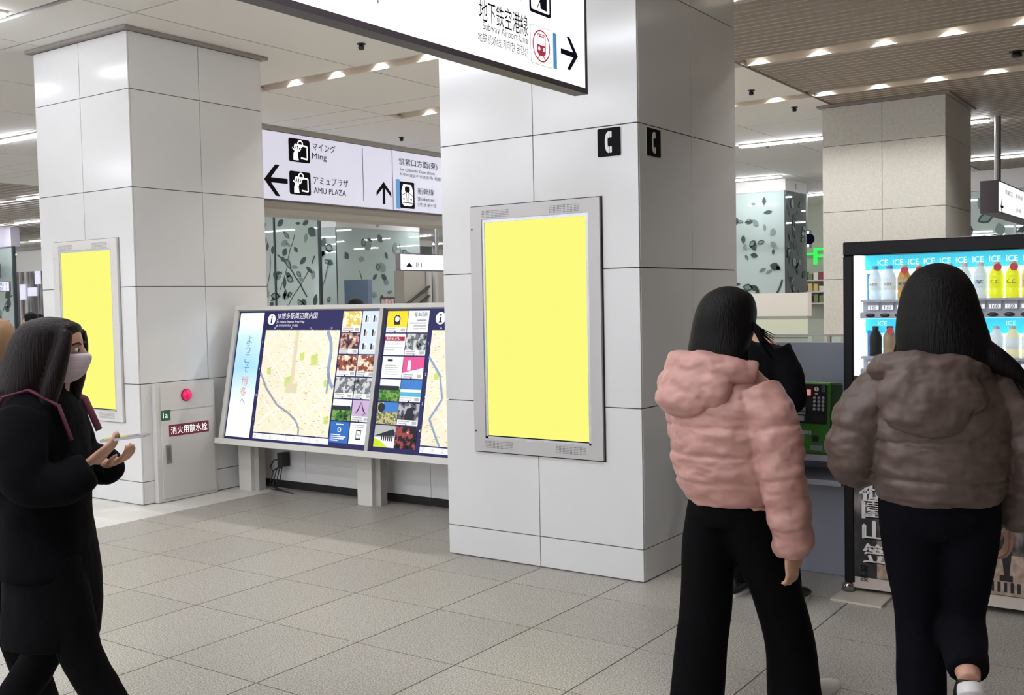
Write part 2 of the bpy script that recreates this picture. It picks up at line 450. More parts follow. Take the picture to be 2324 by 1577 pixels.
# ---- low wall behind the map boards
lw = thing('wall_low', (-5.67, 6.36, 0), 'low white panelled wall behind the map boards', 'wall', kind='structure')
MB().box(-7.24, -4.11, 6.285, 6.45, 0.0, 1.5).build('core', M_GAP, lw)
xj = [-7.24, -6.55, -5.86, -5.17, -4.48, -4.112]
for i in range(5):
    for (z0, z1) in ((0.07, 0.36), (0.363, 0.72), (0.723, 1.5)):
        MB().box(xj[i]+.002, xj[i+1]-.002, 6.268, 6.285, z0, z1-.002).build('panel', M_TILE, lw)
MB().box(-7.24, -4.11, 6.25, 6.46, 1.5, 1.53).build('cap', M_GREYW, lw)

# ================================================================ BEAM AND WAYFINDING SIGNS
XB = -9.93
bm = MB(); bm.box(XB-.45, XB, 6.9, 30, 2.80, ZC+.02); bm.box(XB-.43, XB+.03, 6.9, 30, 2.735, 2.80)
bm.build('trim_2', mat('beam_beige', (190, 184, 172), rough=0.5), kind='structure', label='beige beam carrying the long backlit sign', category='beam')
MB().box(XB, XB+.05, 6.9, 30, ZC-.06, ZC-.002).build('trim_3', mat('beam_trim', (176, 170, 162), rough=0.5), kind='structure', label='thin ceiling trim above the long backlit sign', category='trim')

def arrow(mb, fr, u, v, s, ang, m=0, d=.003):
    # straight shaft and two swept barbs, pointing along +u when ang is 0
    c, q = math.cos(ang), math.sin(ang)
    def T(a, b): return (u+(a*c-b*q)*s, v+(a*q+b*c)*s)
    mb.flat(fr, [T(-.5, -.08), T(.33, -.08), T(.33, .08), T(-.5, .08)], d, m)
    mb.flat(fr, [T(.5, 0), T(.02, .5), T(-.17, .5), T(.28, 0)], d+.0004, m)
    mb.flat(fr, [T(.5, 0), T(.28, 0), T(-.17, -.5), T(.02, -.5)], d+.0004, m)

def bag_icon(root, fr, u, v, w, h):
    """black rounded square: a hand holding up a shopping bag"""
    MB().rrect(fr, u-w/2, u+w/2, v-h/2, v+h/2, w*.08, .003).build('pictogram', M_BLACK, root)
    b = MB(); d = .006
    X = lambda a: u+a*w/2
    Y = lambda a: v+a*h/2
    # bag outline and handle
    b.line(fr, [(X(-.42), Y(.25)), (X(-.42), Y(.5)), (X(.72), Y(.42)), (X(.72), Y(-.68)), (X(.12), Y(-.62))], w*.055, d)
    b.ring(fr, X(.08), Y(.58), w*.085, w*.135, d, n=16)
    # forearm, palm, fingers
    b.flat(fr, [(X(-.60), Y(-.85)), (X(-.10), Y(-.85)), (X(-.18), Y(-.30)), (X(-.10), Y(-.06)), (X(-.42), Y(-.02)), (X(-.58), Y(-.30))], d)
    for a, (tx, ty) in zip((-.38, -.3, -.2, -.1, -.02), ((-.68, .2), (-.5, .36), (-.28, .42), (-.06, .34), (.12, .2))):
        b.line(fr, [(X(a), Y(-.06)), (X(tx), Y(ty))], w*.045, d)
    b.build('pictogram_print', M_WHITE, root)

def train_icon(root, fr, u, v, w, h):
    MB().rrect(fr, u-w/2, u+w/2, v-h/2, v+h/2, w*.06, .003).build('pictogram', M_BLACK, root)
    b = MB()
    X = lambda a: u+a*w/2
    Y = lambda a: v+a*h/2
    b.flat(fr, [(X(-.5), Y(-.82)), (X(.5), Y(-.82)), (X(.78), Y(-.6)), (X(.8), Y(.3)), (X(.55), Y(.8)), (X(-.55), Y(.8)), (X(-.8), Y(.3)), (X(-.78), Y(-.6))], .006, 0)
    b.rrect(fr, X(-.34), X(.34), Y(.2), Y(.66), w*.09, .0065, m=1)
    b.line(fr, [(X(-.75), Y(-.05)), (X(-.15), Y(.2)), (X(-.1), Y(-.5))], w*.03, .0066, 1)
    b.line(fr, [(X(.75), Y(-.05)), (X(.15), Y(.2)), (X(.1), Y(-.5))], w*.03, .0066, 1)
    b.disc(fr, X(-.5), Y(-.3), w*.05, .0066, 1); b.disc(fr, X(.5), Y(-.3), w*.05, .0066, 1)
    b.line(fr, [(X(-.7), Y(-.58)), (X(.7), Y(-.58))], w*.035, .0066, 1)
    b.build('pictogram_print', [M_WHITE, M_BLACK], root)

# ---- long sign on the beam
ms = thing('wayfinding_sign', (XB+.05, 11.2, 2.9), 'long backlit white sign on the beam with shopping-bag pictograms and left arrow', 'sign')
fm = Fr((XB+.05, 0, 0), (0, 1, 0), (0, 0, 1))        # u = Y, v = Z
MB().box(XB+.001, XB+.045, 8.05, 14.4, 2.895, 3.765).build('box_frame', M_SFRAME, ms)
for a, b in ((8.07, 11.26), (11.265, 14.38)):
    MB().fbox(fm, a, b, 2.91, 3.75, -.004, 0).build('lit_face', M_SIGN2, ms)
def P(x, y): return fm.uv(x, y)
u0, v0 = P(679, 342); bag_icon(ms, fm, u0, v0, .37, .295)
u0, v0 = P(681, 416); bag_icon(ms, fm, u0, v0, .37, .295)
a_ = MB(); u0, v0 = P(626, 409); arrow(a_, fm, u0, v0, .39, math.pi); a_.build('arrow', M_BLACK, ms)
a_ = MB(); u0, v0 = P(871, 438); arrow(a_, fm, u0, v0, .31, math.pi/2); a_.build('arrow', M_BLACK, ms)
def lett(fr, root, rows, m=M_BLACK, name='lettering'):
    for (s, x, y, x2, h) in rows:
        a, b = fr.uv(x, y); c = fr.uv(x2, y)[0] if x2 else None
        MB().text(fr, s, a, b, h, .004, w=(c-a) if c else None).build(name, m, root)
lett(fm, ms, [('マイング', 709, 341, 761, .105), ('Ming', 708, 364, 741, .10), ('アミュプラザ', 711, 417, 790, .10), ('AMU PLAZA', 712, 438, 785, .075),
              ('筑紫口方面(東)', 905, 376, 992, .115), ('for Chikushi Gate (East)', 907, 389, 986, .055), ('치쿠시 출입구 방면(동쪽)', 907, 400, 982, .055), ('筑紫口', 986, 410, 1005, .055),
              ('新幹線', 948, 441, 984, .10), ('Shinkansen', 948, 455, 985, .055), ('신칸센 新干线', 948, 468, 990, .055)])
a, b = P(903, 440); MB().rect(fm, a-.045, a+.045, b-.21, b+.21, .003).build('line_colour_bar', M_BLUE, ms)
a, b = P(924, 443); train_icon(ms, fm, a, b, .32, .38)
for x, yt, yb2 in ((822, 336, 456), (889, 334, 476)):
    a, b = P(x, yt); c, d = P(x, yb2)
    MB().rect(fm, a-.006, a+.006, d, b, .003).build('divider', mat('print_grey', (120, 118, 128)), ms)

# ---- big overhead sign in front
XS = -2.639
bs = thing('overhead_sign', (XS-.04, 2.9, 2.6), 'large backlit overhead sign with subway symbol and right arrow in grey frame', 'sign')
fs_ = Fr((XS, 0, 0), (0, 1, 0), (0, 0, 1))
Y0, Y1 = 0.9, 4.478
MB().box(XS-.075, XS-.012, Y0+.002, Y1-.002, 2.602, 3.448).build('housing', M_SFRAME, bs)
fr_ = MB(); fw = 0.026
fr_.fbox(fs_, Y0, Y1, 2.6, 2.6+fw, -.075, 0); fr_.fbox(fs_, Y0, Y1, 3.45-fw, 3.45, -.075, 0)
fr_.fbox(fs_, Y0, Y0+fw, 2.6+fw, 3.45-fw, -.075, 0); fr_.fbox(fs_, Y1-.018, Y1, 2.6+fw, 3.45-fw, -.075, 0)
fr_.build('frame', mat('sign_frame_dark', (88, 80, 86), rough=0.45, metal=0.2), bs)
MB().fbox(fs_, Y0+fw, Y1-.018, 2.6+fw, 3.45-fw, -.012, -.004).build('lit_face', M_SIGN, bs)
MB().fbox(fs_, Y0+fw, Y1-.018, 2.6+fw, 3.45-fw, -.0755, -.0755+.0003).build('rear_glow_added', M_SIGN, bs)  # unseen back glow, added to brighten the hydrant pillar and floor
for y in (1.6, 3.8):
    MB().tube([(XS-.035, y, 3.44), (XS-.035, y, ZC)], .018, 12).build('hanger_rod', M_METAL, bs)
def lett2(rows, m=M_BLACK):
    for (s, xa, ya, xb_, yb_, h) in rows:
        a, b = fs_.uv(xa, ya); c, d = fs_.uv(xb_, yb_)
        MB().text(fs_, s, a, (b+d)/2, h, .0, w=(c-a)).build('lettering', m, bs)
M_GREYT = mat('print_grey_text', (110, 108, 112), rough=0.5)
lett2([('地下鉄空港線', 1088, 48, 1198, 82, .094)], M_BLACK)
lett2([('Subway Airport Line', 1096, 72, 1198, 104, .042), ('地铁机场线 지하철 공항선', 1085, 93, 1198, 128, .042)], M_GREYT)
a, b = fs_.uv(1196, 8); MB().text(fs_, 'yo', a-.06, b-.005, .05, 0, w=.055).build('lettering', M_GREYT, bs)
a, b = fs_.uv(858, 5); MB().rect(fs_, a-.003, a+.003, 2.71, 3.4, .0).build('divider', mat('print_grey', (120, 118, 128)), bs)
a0, b0 = fs_.uv(1228, 105)
sb = MB(); sb.rrect(fs_, a0-.087, a0+.087, b0-.087, b0+.087, .012, .0005, m=1); sb.rrect(fs_, a0-.0855, a0+.0855, b0-.0855, b0+.0855, .012, .001)
sb.build('pictogram', [M_WHITE, M_GREYT], bs)
tp = MB(); d = .002
tp.ring(fs_, a0, b0, .066, .073, d)
tp.line(fs_, [(a0-.034, b0-.02), (a0-.034, b0+.045), (a0-.025, b0+.052), (a0+.025, b0+.052), (a0+.034, b0+.045), (a0+.034, b0-.02)], .004, d)
tp.flat(fs_, [(a0-.036, b0-.03), (a0+.036, b0-.03), (a0+.036, b0+.004), (a0-.036, b0+.004)], d)
tp.flat(fs_, [(a0-.02, b0-.044), (a0+.02, b0-.044), (a0+.036, b0-.03), (a0-.036, b0-.03)], d)
tp.rect(fs_, a0-.022, a0+.022, b0+.04, b0+.046, d)
tp.line(fs_, [(a0-.015, b0-.044), (a0-.035, b0-.062)], .005, d); tp.line(fs_, [(a0+.015, b0-.044), (a0+.035, b0-.062)], .005, d)
tp.build('pictogram_print', M_RED, bs)
tl = MB(); tl.disc(fs_, a0-.02, b0-.014, .009, .003); tl.disc(fs_, a0+.02, b0-.014, .009, .003); tl.build('pictogram_print', M_WHITE, bs)
a, b = fs_.uv(1259, 116); MB().rect(fs_, a-.016, a+.016, b-.082, b+.082, .001).build('line_colour_bar', M_BLUE, bs)
a, b = fs_.uv(1292, 122); q = MB(); arrow(q, fs_, a, b, .155, 0, d=.001); q.build('arrow', M_NAVY, bs)
a, b = fs_.uv(1226, 40)
q = MB(); q.rrect(fs_, a-.09, a+.09, b+.012, b+.19, .014, .001); q.build('pictogram', M_NAVY, bs)
q = MB(); q.rrect(fs_, a-.076, a+.076, b+.026, b+.176, .01, .002, m=0); q.build('pictogram_print', M_WHITE, bs)
q = MB(); q.flat(fs_, [(a+.0, b+.04), (a+.052, b+.036), (a+.056, b+.15), (a-.01, b+.15), (a-.01, b+.1)], .003); q.line(fs_, [(a-.07, b+.1), (a-.035, b+.14)], .006, .003); q.line(fs_, [(a-.03, b+.035), (a+.0, b+.08)], .005, .003); q.build('pictogram_print', M_NAVY, bs)

# ================================================================ SCREENS ON THE PILLARS
def screen(y, x0, x1, z0, z1, sx0, sx1, sz0, sz1, label, mf=None, mg=None):
    fr = Fr((0, y, 0), (1, 0, 0), (0, 0, 1))
    root = thing('screen', ((x0+x1)/2, y, z0), label, 'screen')
    MB().box(x0-.006, x1+.008, y-.004, y, z0-.008, z1+.006).build('shadow_gap', mg or M_GAP, root)
    b = MB()
    D = .022
    b.fbox(fr, x0, x1, sz1+.018, z1, 0, D); b.fbox(fr, x0, x1, z0, sz0-.018, 0, D)
    b.fbox(fr, x0, sx0-.018, sz0-.018, sz1+.018, 0, D); b.fbox(fr, sx1+.018, x1, sz0-.018, sz1+.018, 0, D)
    b.build('frame', mf or M_SCRF, root)
    c = MB()
    c.fbox(fr, sx0-.018, sx1+.018, sz1, sz1+.018, 0, .016); c.fbox(fr, sx0-.018, sx1+.018, sz0-.018, sz0-.006, 0, .016)
    c.fbox(fr, sx0-.018, sx0, sz0-.018, sz1, 0, .016); c.fbox(fr, sx1, sx1+.018, sz0-.018, sz1, 0, .016)
    c.build('inner_rim', mat('rim_silver', (206, 208, 214), rough=0.25, metal=0.5), root)
    MB().fbox(fr, sx0, sx1, sz0, sz1, 0, .008).build('display', M_YELLOW, root)
    MB().fbox(fr, sx0, sx1, sz0-.012, sz0, 0, .010).build('lower_bezel', M_BLACK, root)
    h = MB()
    for (vx0, vz0) in ((x0+.085, z1-.07), (x1-.335, z1-.07), (x0+.085, z0+.025), (x1-.315, z0+.025)):
        for i in range(22):
            for j in range(5):
                a, bb = vx0+i*.0095, vz0+j*.0095
                h.rect(fr, a, a+.0042, bb, bb+.0042, D+.0006)
    h.build('vent_holes', M_DARK, root, kind='stuff')
    for zz in (z0+.125, z1-.135):
        MB().disc(fr, x0+.014, zz, .006, D+.001, n=12).build('lock', M_DARK, root)
    return root
screen(5.152, -3.874, -2.962, .674, 2.168, -3.772, -3.056, .774, 2.07, 'tall yellow screen in silver frame on the pillar with telephone signs')
screen(5.145, -8.348, -7.444, .667, 2.162, -8.247, -7.542, .767, 2.07, 'tall yellow screen in pale frame on the hydrant pillar', mf=mat('screen_frame_pale', (222, 219, 215), rough=.4), mg=mat('gap_grey', (150, 146, 142), rough=.8))

# ---- telephone pictogram signs
def phone_sign(fr, u0, u1, v0, v1, label):
    root = thing('telephone_sign', fr.p((u0+u1)/2, v0, 0), label, 'sign')
    MB().rrect(fr, u0-.004, u1+.004, v0-.004, v1+.004, .012, 0, .002).build('border', M_GREYW, root)
    MB().rrect(fr, u0, u1, v0, v1, .01, .002, .004).build('plate', M_BLACK, root)
    u, v = (u0+u1)/2, (v0+v1)/2
    h = MB()
    outer = [(u-.006-.020*math.cos(math.radians(t)), v+.058*math.sin(math.radians(t))) for t in range(90, -91, -15)]
    inner = [(u-.004-.004*math.cos(math.radians(t)), v+.040*math.sin(math.radians(t))) for t in range(-90, 91, 15)]
    for i in range(12):
        h.flat(fr, [outer[i], outer[i+1], inner[11-i], inner[12-i]][::-1], .0048)
    h.rrect(fr, u-.006, u+.003, v+.024, v+.060, .002, .005); h.rrect(fr, u-.006, u+.003, v-.060, v-.024, .002, .005)
    h.rrect(fr, u+.005, u+.018, v+.024, v+.060, .005, .005); h.rrect(fr, u+.005, u+.018, v-.060, v-.024, .005, .005)
    h.build('handset_print', mat('sign_print_white', (240, 240, 240)), root)
phone_sign(Fr((0, 5.152, 0), (1, 0, 0), (0, 0, 1)), -2.977, -2.829, 2.39, 2.548, 'black telephone pictogram sign on the screen side of the pillar')
phone_sign(Fr((-2.722, 0, 0), (0, 1, 0), (0, 0, 1)), 5.25, 5.417, 2.39, 2.545, 'black telephone pictogram sign on the shaded side of the pillar')

# ================================================================ HYDRANT CABINET
XH = -7.243
hy = thing('hydrant_cabinet', (XH+.03, 5.553, 0), 'white hydrant cabinet with red alarm lamp and red label', 'cabinet')
fh = Fr((XH, 0, 0), (0, 1, 0), (0, 0, 1))
b = MB(); b.fbox(fh, 5.255, 5.852, .004, .972, .001, .05); b.build('body', mat('cabinet_white', (214, 210, 206), rough=0.35), hy, bevel=.003)
MB().fbox(fh, 5.30, 5.83, .03, .742, .05, .057).build('door', mat('cabinet_white', (214, 210, 206)), hy, bevel=.002)
MB().fbox(fh, 5.30, 5.83, .75, .955, .05, .057).build('upper_panel', mat('cabinet_white', (214, 210, 206)), hy, bevel=.002)
u, v = fh.uv(417, 895)
fl_ = Fr(fh.p(u-.02, v, .057), (0, 1, 0), (0, 0, 1))
l_ = MB(); l_.lathe(fl_, [(.052, 0), (.052, .006), (.046, .008)], 24); l_.build('lamp_base', mat('lamp_red_dark', (150, 20, 60), rough=.4), hy, smooth=False)
l_ = MB(); l_.lathe(fl_, [(.045, .008)] + [(.045*math.cos(math.radians(t)), .008+.04*math.sin(math.radians(t))) for t in range(5, 90, 12)], 24)
l_.build('alarm_lamp', mat('lamp_red', (226, 20, 96), rough=.2, emit=.35), hy, smooth=True)
u, v = fh.uv(366, 942)
g_ = MB(); g_.fbox(fh, u-.045, u+.045, v-.042, v+.042, .057, .059); g_.build('green_plate', mat('plate_green', (44, 98, 64), rough=.5), hy)
g_ = MB(); g_.text(fh, '1a', u-.028, v-.02, .045, .0598); g_.build('lettering', M_WHITE, hy)
g_ = MB(); g_.fbox(fh, 5.372, 5.772, .535, .63, .057, .059); g_.build('red_label', mat('label_red', (126, 26, 52), rough=.5), hy)
g_ = MB(); g_.text(fh, '消火用散水栓', 5.388, .551, .064, .0598, w=.368); g_.build('lettering', M_WHITE, hy)
g_ = MB(); g_.fbox(fh, 5.335, 5.385, .318, .468, .057, .062); g_.build('handle_plate', M_METAL, hy)
g_ = MB(); g_.fbox(fh, 5.345, 5.375, .34, .45, .062, .064); g_.build('handle_recess', mat('recess_grey', (120, 112, 104)), hy)

# ================================================================ MAP BOARDS
Pb = np.array([-7.11, 5.83, .447]); Vb = np.array([0, .235, 1.136])
fb = Fr(Pb, (1, 0, 0), Vb)
BL = 2.99
mb_ = thing('map_board', (-5.6, 6.05, 0), 'long tilted information board with two backlit town maps', 'map board')
M_BOARD = mat('board_frame', (216, 213, 206), rough=.4)
b = MB()
b.fbox(fb, -.02, BL, 1.13, 1.165, -.13, .012); b.fbox(fb, -.02, BL, -.02, .028, -.13, .05)
b.fbox(fb, -.02, .018, .028, 1.13, -.13, .012); b.fbox(fb, BL-.03, BL, .028, 1.13, -.13, .012)
b.fbox(fb, .018, BL-.03, .028, 1.13, -.13, -.02)
b.build('casing', M_BOARD, mb_, bevel=.003)
MB().fbox(fb, 1.655, 1.692, .028, 1.13, -.02, .012).build('divider_post', M_METAL, mb_)
for x0 in (-7.135, -5.735, -4.34):
    MB().box(x0, x0+.155, 6.04, 6.13, 0, .50).build('leg', M_BOARD, mb_)
    MB().box(x0+.155, x0+.215, 6.075, 6.15, 0, .50).build('leg_bracket', mat('bracket_grey', (176, 172, 168), rough=.4), mb_)
def bmat(nm, c, e=.8, **k): return mat('map_'+nm, c, rough=.35, emit=e*.3, spec=.15, **k)
def pmat(name, ramp, scale, stretch=(1, 1, 1), e=.75):
    """small printed photo: noise broken into a few tones, backlit"""
    if name in MATS: return MATS[name]
    m = bpy.data.materials.new(name); m.use_nodes = True; nt = m.node_tree; bs_ = nt.nodes['Principled BSDF']
    tc = nt.nodes.new('ShaderNodeTexCoord'); mp = nt.nodes.new('ShaderNodeMapping'); mp.inputs['Scale'].default_value = stretch
    n = nt.nodes.new('ShaderNodeTexNoise'); n.inputs['Scale'].default_value = scale; n.inputs['Detail'].default_value = 3
    rp = nt.nodes.new('ShaderNodeValToRGB'); rp.color_ramp.interpolation = 'CONSTANT'
    el = rp.color_ramp.elements
    k = len(ramp)
    for i, c in enumerate(ramp):
        pos = .0 if i == 0 else .36+.3*(i-1)/max(k-2, 1)
        if i < 2: el[i].position = pos; el[i].color = lin(c)
        else: q = el.new(pos); q.color = lin(c)
    nt.links.new(tc.outputs['Object'], mp.inputs['Vector']); nt.links.new(mp.outputs['Vector'], n.inputs['Vector']); nt.links.new(n.outputs['Fac'], rp.inputs['Fac'])
    nt.links.new(rp.outputs['Color'], bs_.inputs['Base Color']); nt.links.new(rp.outputs['Color'], bs_.inputs['Emission Color'])
    bs_.inputs['Emission Strength'].default_value = e*.5; bs_.inputs['Specular IOR Level'].default_value = .15
    MATS[name] = m; return m
M_BNAVY = bmat('navy', (44, 44, 92), .7); M_BWH = bmat('white', (248, 249, 252), .85); M_CREAM = bmat('cream', (244, 236, 208), .85)
M_ROAD = bmat('road', (255, 252, 240), .9); M_RIV = bmat('river', (150, 170, 200), .75); M_RAIL = bmat('rail', (158, 168, 176), .7)
M_GRN = bmat('green', (206, 222, 130), .8); M_BTX = bmat('ink', (50, 50, 62), .25); M_GREYP = bmat('softgrey', (190, 190, 186), .7)
D0 = -.02
MB().fbox(fb, .02, 1.65, .03, 1.125, D0, D0+.004).build('navy_panel', M_BNAVY, mb_)
MB().fbox(fb, 1.696, BL-.03, .03, 1.125, D0, D0+.004).build('navy_panel', M_BNAVY, mb_)
# welcome strip: sky with clouds
def strip_mat():
    m = bpy.data.materials.new('sky_strip'); m.use_nodes = True; nt = m.node_tree; b_ = nt.nodes['Principled BSDF']
    tc = nt.nodes.new('ShaderNodeTexCoord'); sp = nt.nodes.new('ShaderNodeSeparateXYZ'); rp = nt.nodes.new('ShaderNodeValToRGB')
    mr = nt.nodes.new('ShaderNodeMapRange'); mr.inputs['From Min'].default_value = .47; mr.inputs['From Max'].default_value = 1.56
    el = rp.color_ramp.elements; el[0].position = 0; el[0].color = lin((250, 252, 254)); el[1].position = 1; el[1].color = lin((222, 238, 248))
    for p_, c_ in ((.25, (244, 250, 254)), (.55, (160, 210, 240)), (.78, (196, 228, 246)), (.9, (240, 248, 252))):
        e_ = el.new(p_); e_.color = lin(c_)
    nt.links.new(tc.outputs['Object'], sp.inputs[0]); nt.links.new(sp.outputs[2], mr.inputs['Value']); nt.links.new(mr.outputs['Result'], rp.inputs['Fac'])
    nt.links.new(rp.outputs['Color'], b_.inputs['Base Color']); nt.links.new(rp.outputs['Color'], b_.inputs['Emission Color']); b_.inputs['Emission Strength'].default_value = .5
    return m
MB().fbox(fb, .035, .330, .05, 1.11, D0+.004, D0+.006).build('welcome_strip', strip_mat(), mb_)
t_ = MB(); t_.text(fb, 'ようこそ', .155, .84, .075, D0+.0075, vert=True); t_.build('lettering', bmat('teal_text', (120, 160, 175), .6), mb_)
t_ = MB(); t_.text(fb, '博多', .15, .48, .085, D0+.0075, vert=True); t_.build('lettering', bmat('peach_text', (226, 160, 140), .7), mb_)
t_ = MB(); t_.text(fb, 'へ', .16, .33, .045, D0+.0075); t_.build('lettering', bmat('teal_text', (120, 160, 175), .6), mb_)
def town_map(u0, u1, v0, v1, seed):
    R = random.Random(seed)
    MB().fbox(fb, u0, u1, v0, v1, D0+.004, D0+.006).build('map_sheet', M_CREAM, mb_)
    w, h = u1-u0, v1-v0
    def clip(a, b):                                        # Liang-Barsky on the sheet
        t0, t1 = 0.0, 1.0; dx, dy = b[0]-a[0], b[1]-a[1]
        for p_, q_ in ((-dx, a[0]-u0), (dx, u1-a[0]), (-dy, a[1]-v0), (dy, v1-a[1])):
            if abs(p_) < 1e-9:
                if q_ < 0: return None
            else:
                t = q_/p_
                if p_ < 0: t0 = max(t0, t)
                else: t1 = min(t1, t)
        return ((a[0]+dx*t0, a[1]+dy*t0), (a[0]+dx*t1, a[1]+dy*t1)) if t0 < t1 else None
    rd = MB(); dd = D0+.0066
    for k in range(13):
        c = -.3+k*.13
        for sl, wd in ((.75, .006 if k % 3 else .014), (-.95, .006 if k % 3 else .012)):
            jit = R.uniform(-.04, .04)
            s = clip((u0-1, v0+h*c+jit+(-1)*sl+(.8 if sl < 0 else 0)*0), (u0+2, v0+h*c+jit+2*sl)) if sl > 0 else clip((u0-1, v0+h*c+.6+jit-sl), (u0+2, v0+h*c+.6+jit+2*sl))
            if s: rd.line(fb, list(s), wd, dd)
    for k in range(60):
        a = (R.uniform(u0, u1), R.uniform(v0, v1)); an = R.choice((.65, -.76, .65+math.pi/2)); L = R.uniform(.04, .16)
        s = clip(a, (a[0]+L*math.cos(an), a[1]+L*math.sin(an)))
        if s: rd.line(fb, list(s), .0045, dd)
    rd.build('street_print', M_ROAD, mb_)
    tx = MB()
    for k in range(230):
        a, b2 = R.uniform(u0+.02, u1-.03), R.uniform(v0+.03, v1-.02); tx.rect(fb, a, a+R.uniform(.006, .02), b2, b2+.0035, D0+.0072)
    tx.build('place_name_print', bmat('ochre', (176, 160, 120), .5), mb_)
    gp = MB()
    for (a, b2, r) in ((.55, .75, .035), (.72, .72, .05), (.12, .6, .03), (.96, .16, .035), (.4, .5, .05), (.9, .5, .03)):
        gp.poly(fb, [(u0+a*w-r*.8, v0+b2*h-r), (min(u1, u0+a*w+r*.7), v0+b2*h-r*.9), (min(u1, u0+a*w+r*.5), v0+b2*h+r), (u0+a*w-r, v0+b2*h+r*.6)], D0+.006, D0+.0069)
    gp.build('park_print', M_GRN, mb_)
town_map(.375, 1.235, .105, .962, 3)
town_map(2.178, 2.93, .105, .962, 5)
r_ = MB(); r_.line(fb, [(.376, .60), (.47, .47), (.62, .337), (.76, .28), (.859, .219), (.90, .16), (.905, .106)], .02, D0+.0074)
r_.build('rail_print', M_RAIL, mb_)
r_ = MB(); r_.line(fb, [(1.10, .955), (1.15, .87), (1.165, .78), (1.155, .62), (1.195, .53), (1.23, .50)], .034, D0+.0074); r_.line(fb, [(1.17, .62), (1.165, .45)], .02, D0+.0074)
r_.build('river_print', M_RIV, mb_); r_ = MB(); r_.line(fb, [(2.178, .76), (2.30, .62), (2.34, .45), (2.24, .30), (2.33, .15), (2.36, .106)], .018, D0+.0074); r_.build('river_print', M_RIV, mb_)
r_ = MB(); r_.rect(fb, .74, .78, .50, .96, D0+.0073); r_.rect(fb, .70, .83, .44, .52, D0+.0074); r_.build('station_print', bmat('station', (226, 214, 180), .85), mb_)
for a, b in ((.375, 1.245), (2.178, 2.93)):
    MB().fbox(fb, a, b, .05, .095, D0+.004, D0+.006).build('legend_strip', M_BWH, mb_)
    q = MB()
    R = random.Random(4)
    for k in range(int((b-a)/.09)):
        for j in range(4): q.rect(fb, a+.02+k*.09, a+.02+k*.09+R.uniform(.015, .03), .056+j*.009, .060+j*.009, D0+.0066)
    q.build('legend_print', M_GREYP, mb_)
for a in (.407, 2.225):
    q = MB(); q.disc(fb, a+.02, 1.052, .047, D0+.005, n=28); q.build('info_symbol', M_BWH, mb_)
    q = MB(); q.disc(fb, a+.02, 1.076, .0085, D0+.0056, n=12); q.rect(fb, a+.012, a+.028, 1.022, 1.062, D0+.0056); q.rect(fb, a+.004, a+.036, 1.019, 1.026, D0+.0056); q.build('info_symbol', M_BNAVY, mb_)
    q = MB(); q.text(fb, 'JR博多駅周辺案内図', a+.085, 1.047, .062, D0+.005, w=.47); q.text(fb, 'JR Hakata Station Area Map', a+.082, 1.017, .025, D0+.005, w=.33); q.text(fb, 'JR 하카타역 주변 안내도', a+.082, .985, .026, D0+.005, w=.26)
    q.build('lettering', M_BWH, mb_)
for us in ((.47, .67, .9, 1.13), (2.25, 2.45, 2.7)):
    for i, u in enumerate(us):
        MB().text(fb, 'ABCD'[i], u, .972, .018, D0+.005).build('grid_letter', M_BWH, mb_)
for i, v in enumerate((.85, .62, .40, .2)):
    for u in (.345, 2.152): MB().text(fb, '1234'[i], u, v, .02, D0+.005).build('grid_number', M_BWH, mb_)
# advertisements, each a plate of its own
PH = {
 'crowd': ([(40, 34, 60), (90, 62, 70), (190, 150, 130), (240, 235, 225)], 26), 'shop': ([(60, 40, 40), (140, 80, 60), (225, 200, 180), (250, 248, 245)], 24),
 'town': ([(40, 42, 48), (110, 115, 120), (200, 200, 198), (245, 246, 248)], 24), 'park': ([(28, 40, 30), (60, 110, 50), (120, 160, 80), (90, 130, 70)], 30),
 'city': ([(30, 30, 34), (90, 92, 98), (170, 172, 176), (235, 238, 242)], 22), 'grass': ([(150, 140, 90), (190, 178, 130), (90, 110, 70), (222, 214, 180)], 34),
 'night': ([(14, 14, 20), (40, 36, 44), (150, 70, 70), (225, 220, 220)], 22), 'cream': ([(250, 248, 240), (240, 232, 200), (220, 190, 90), (252, 252, 250)], 14)}
def ph(k): return pmat('photo_'+k, PH[k][0], PH[k][1])
c_sky = bmat('sky', (70, 130, 205), .8); c_sea = bmat('sea', (90, 185, 215), .8); c_pink = bmat('pink', (230, 90, 150), .8); c_lil = bmat('lilac', (206, 178, 214), .8)
c_yel = bmat('yellow', (244, 222, 50), .85); c_red = bmat('crimson', (168, 40, 66), .7); c_blue = bmat('azure', (52, 110, 190), .75); c_lime = bmat('lime', (206, 226, 40), .85); c_pale = bmat('paleblue', (214, 230, 244), .85)
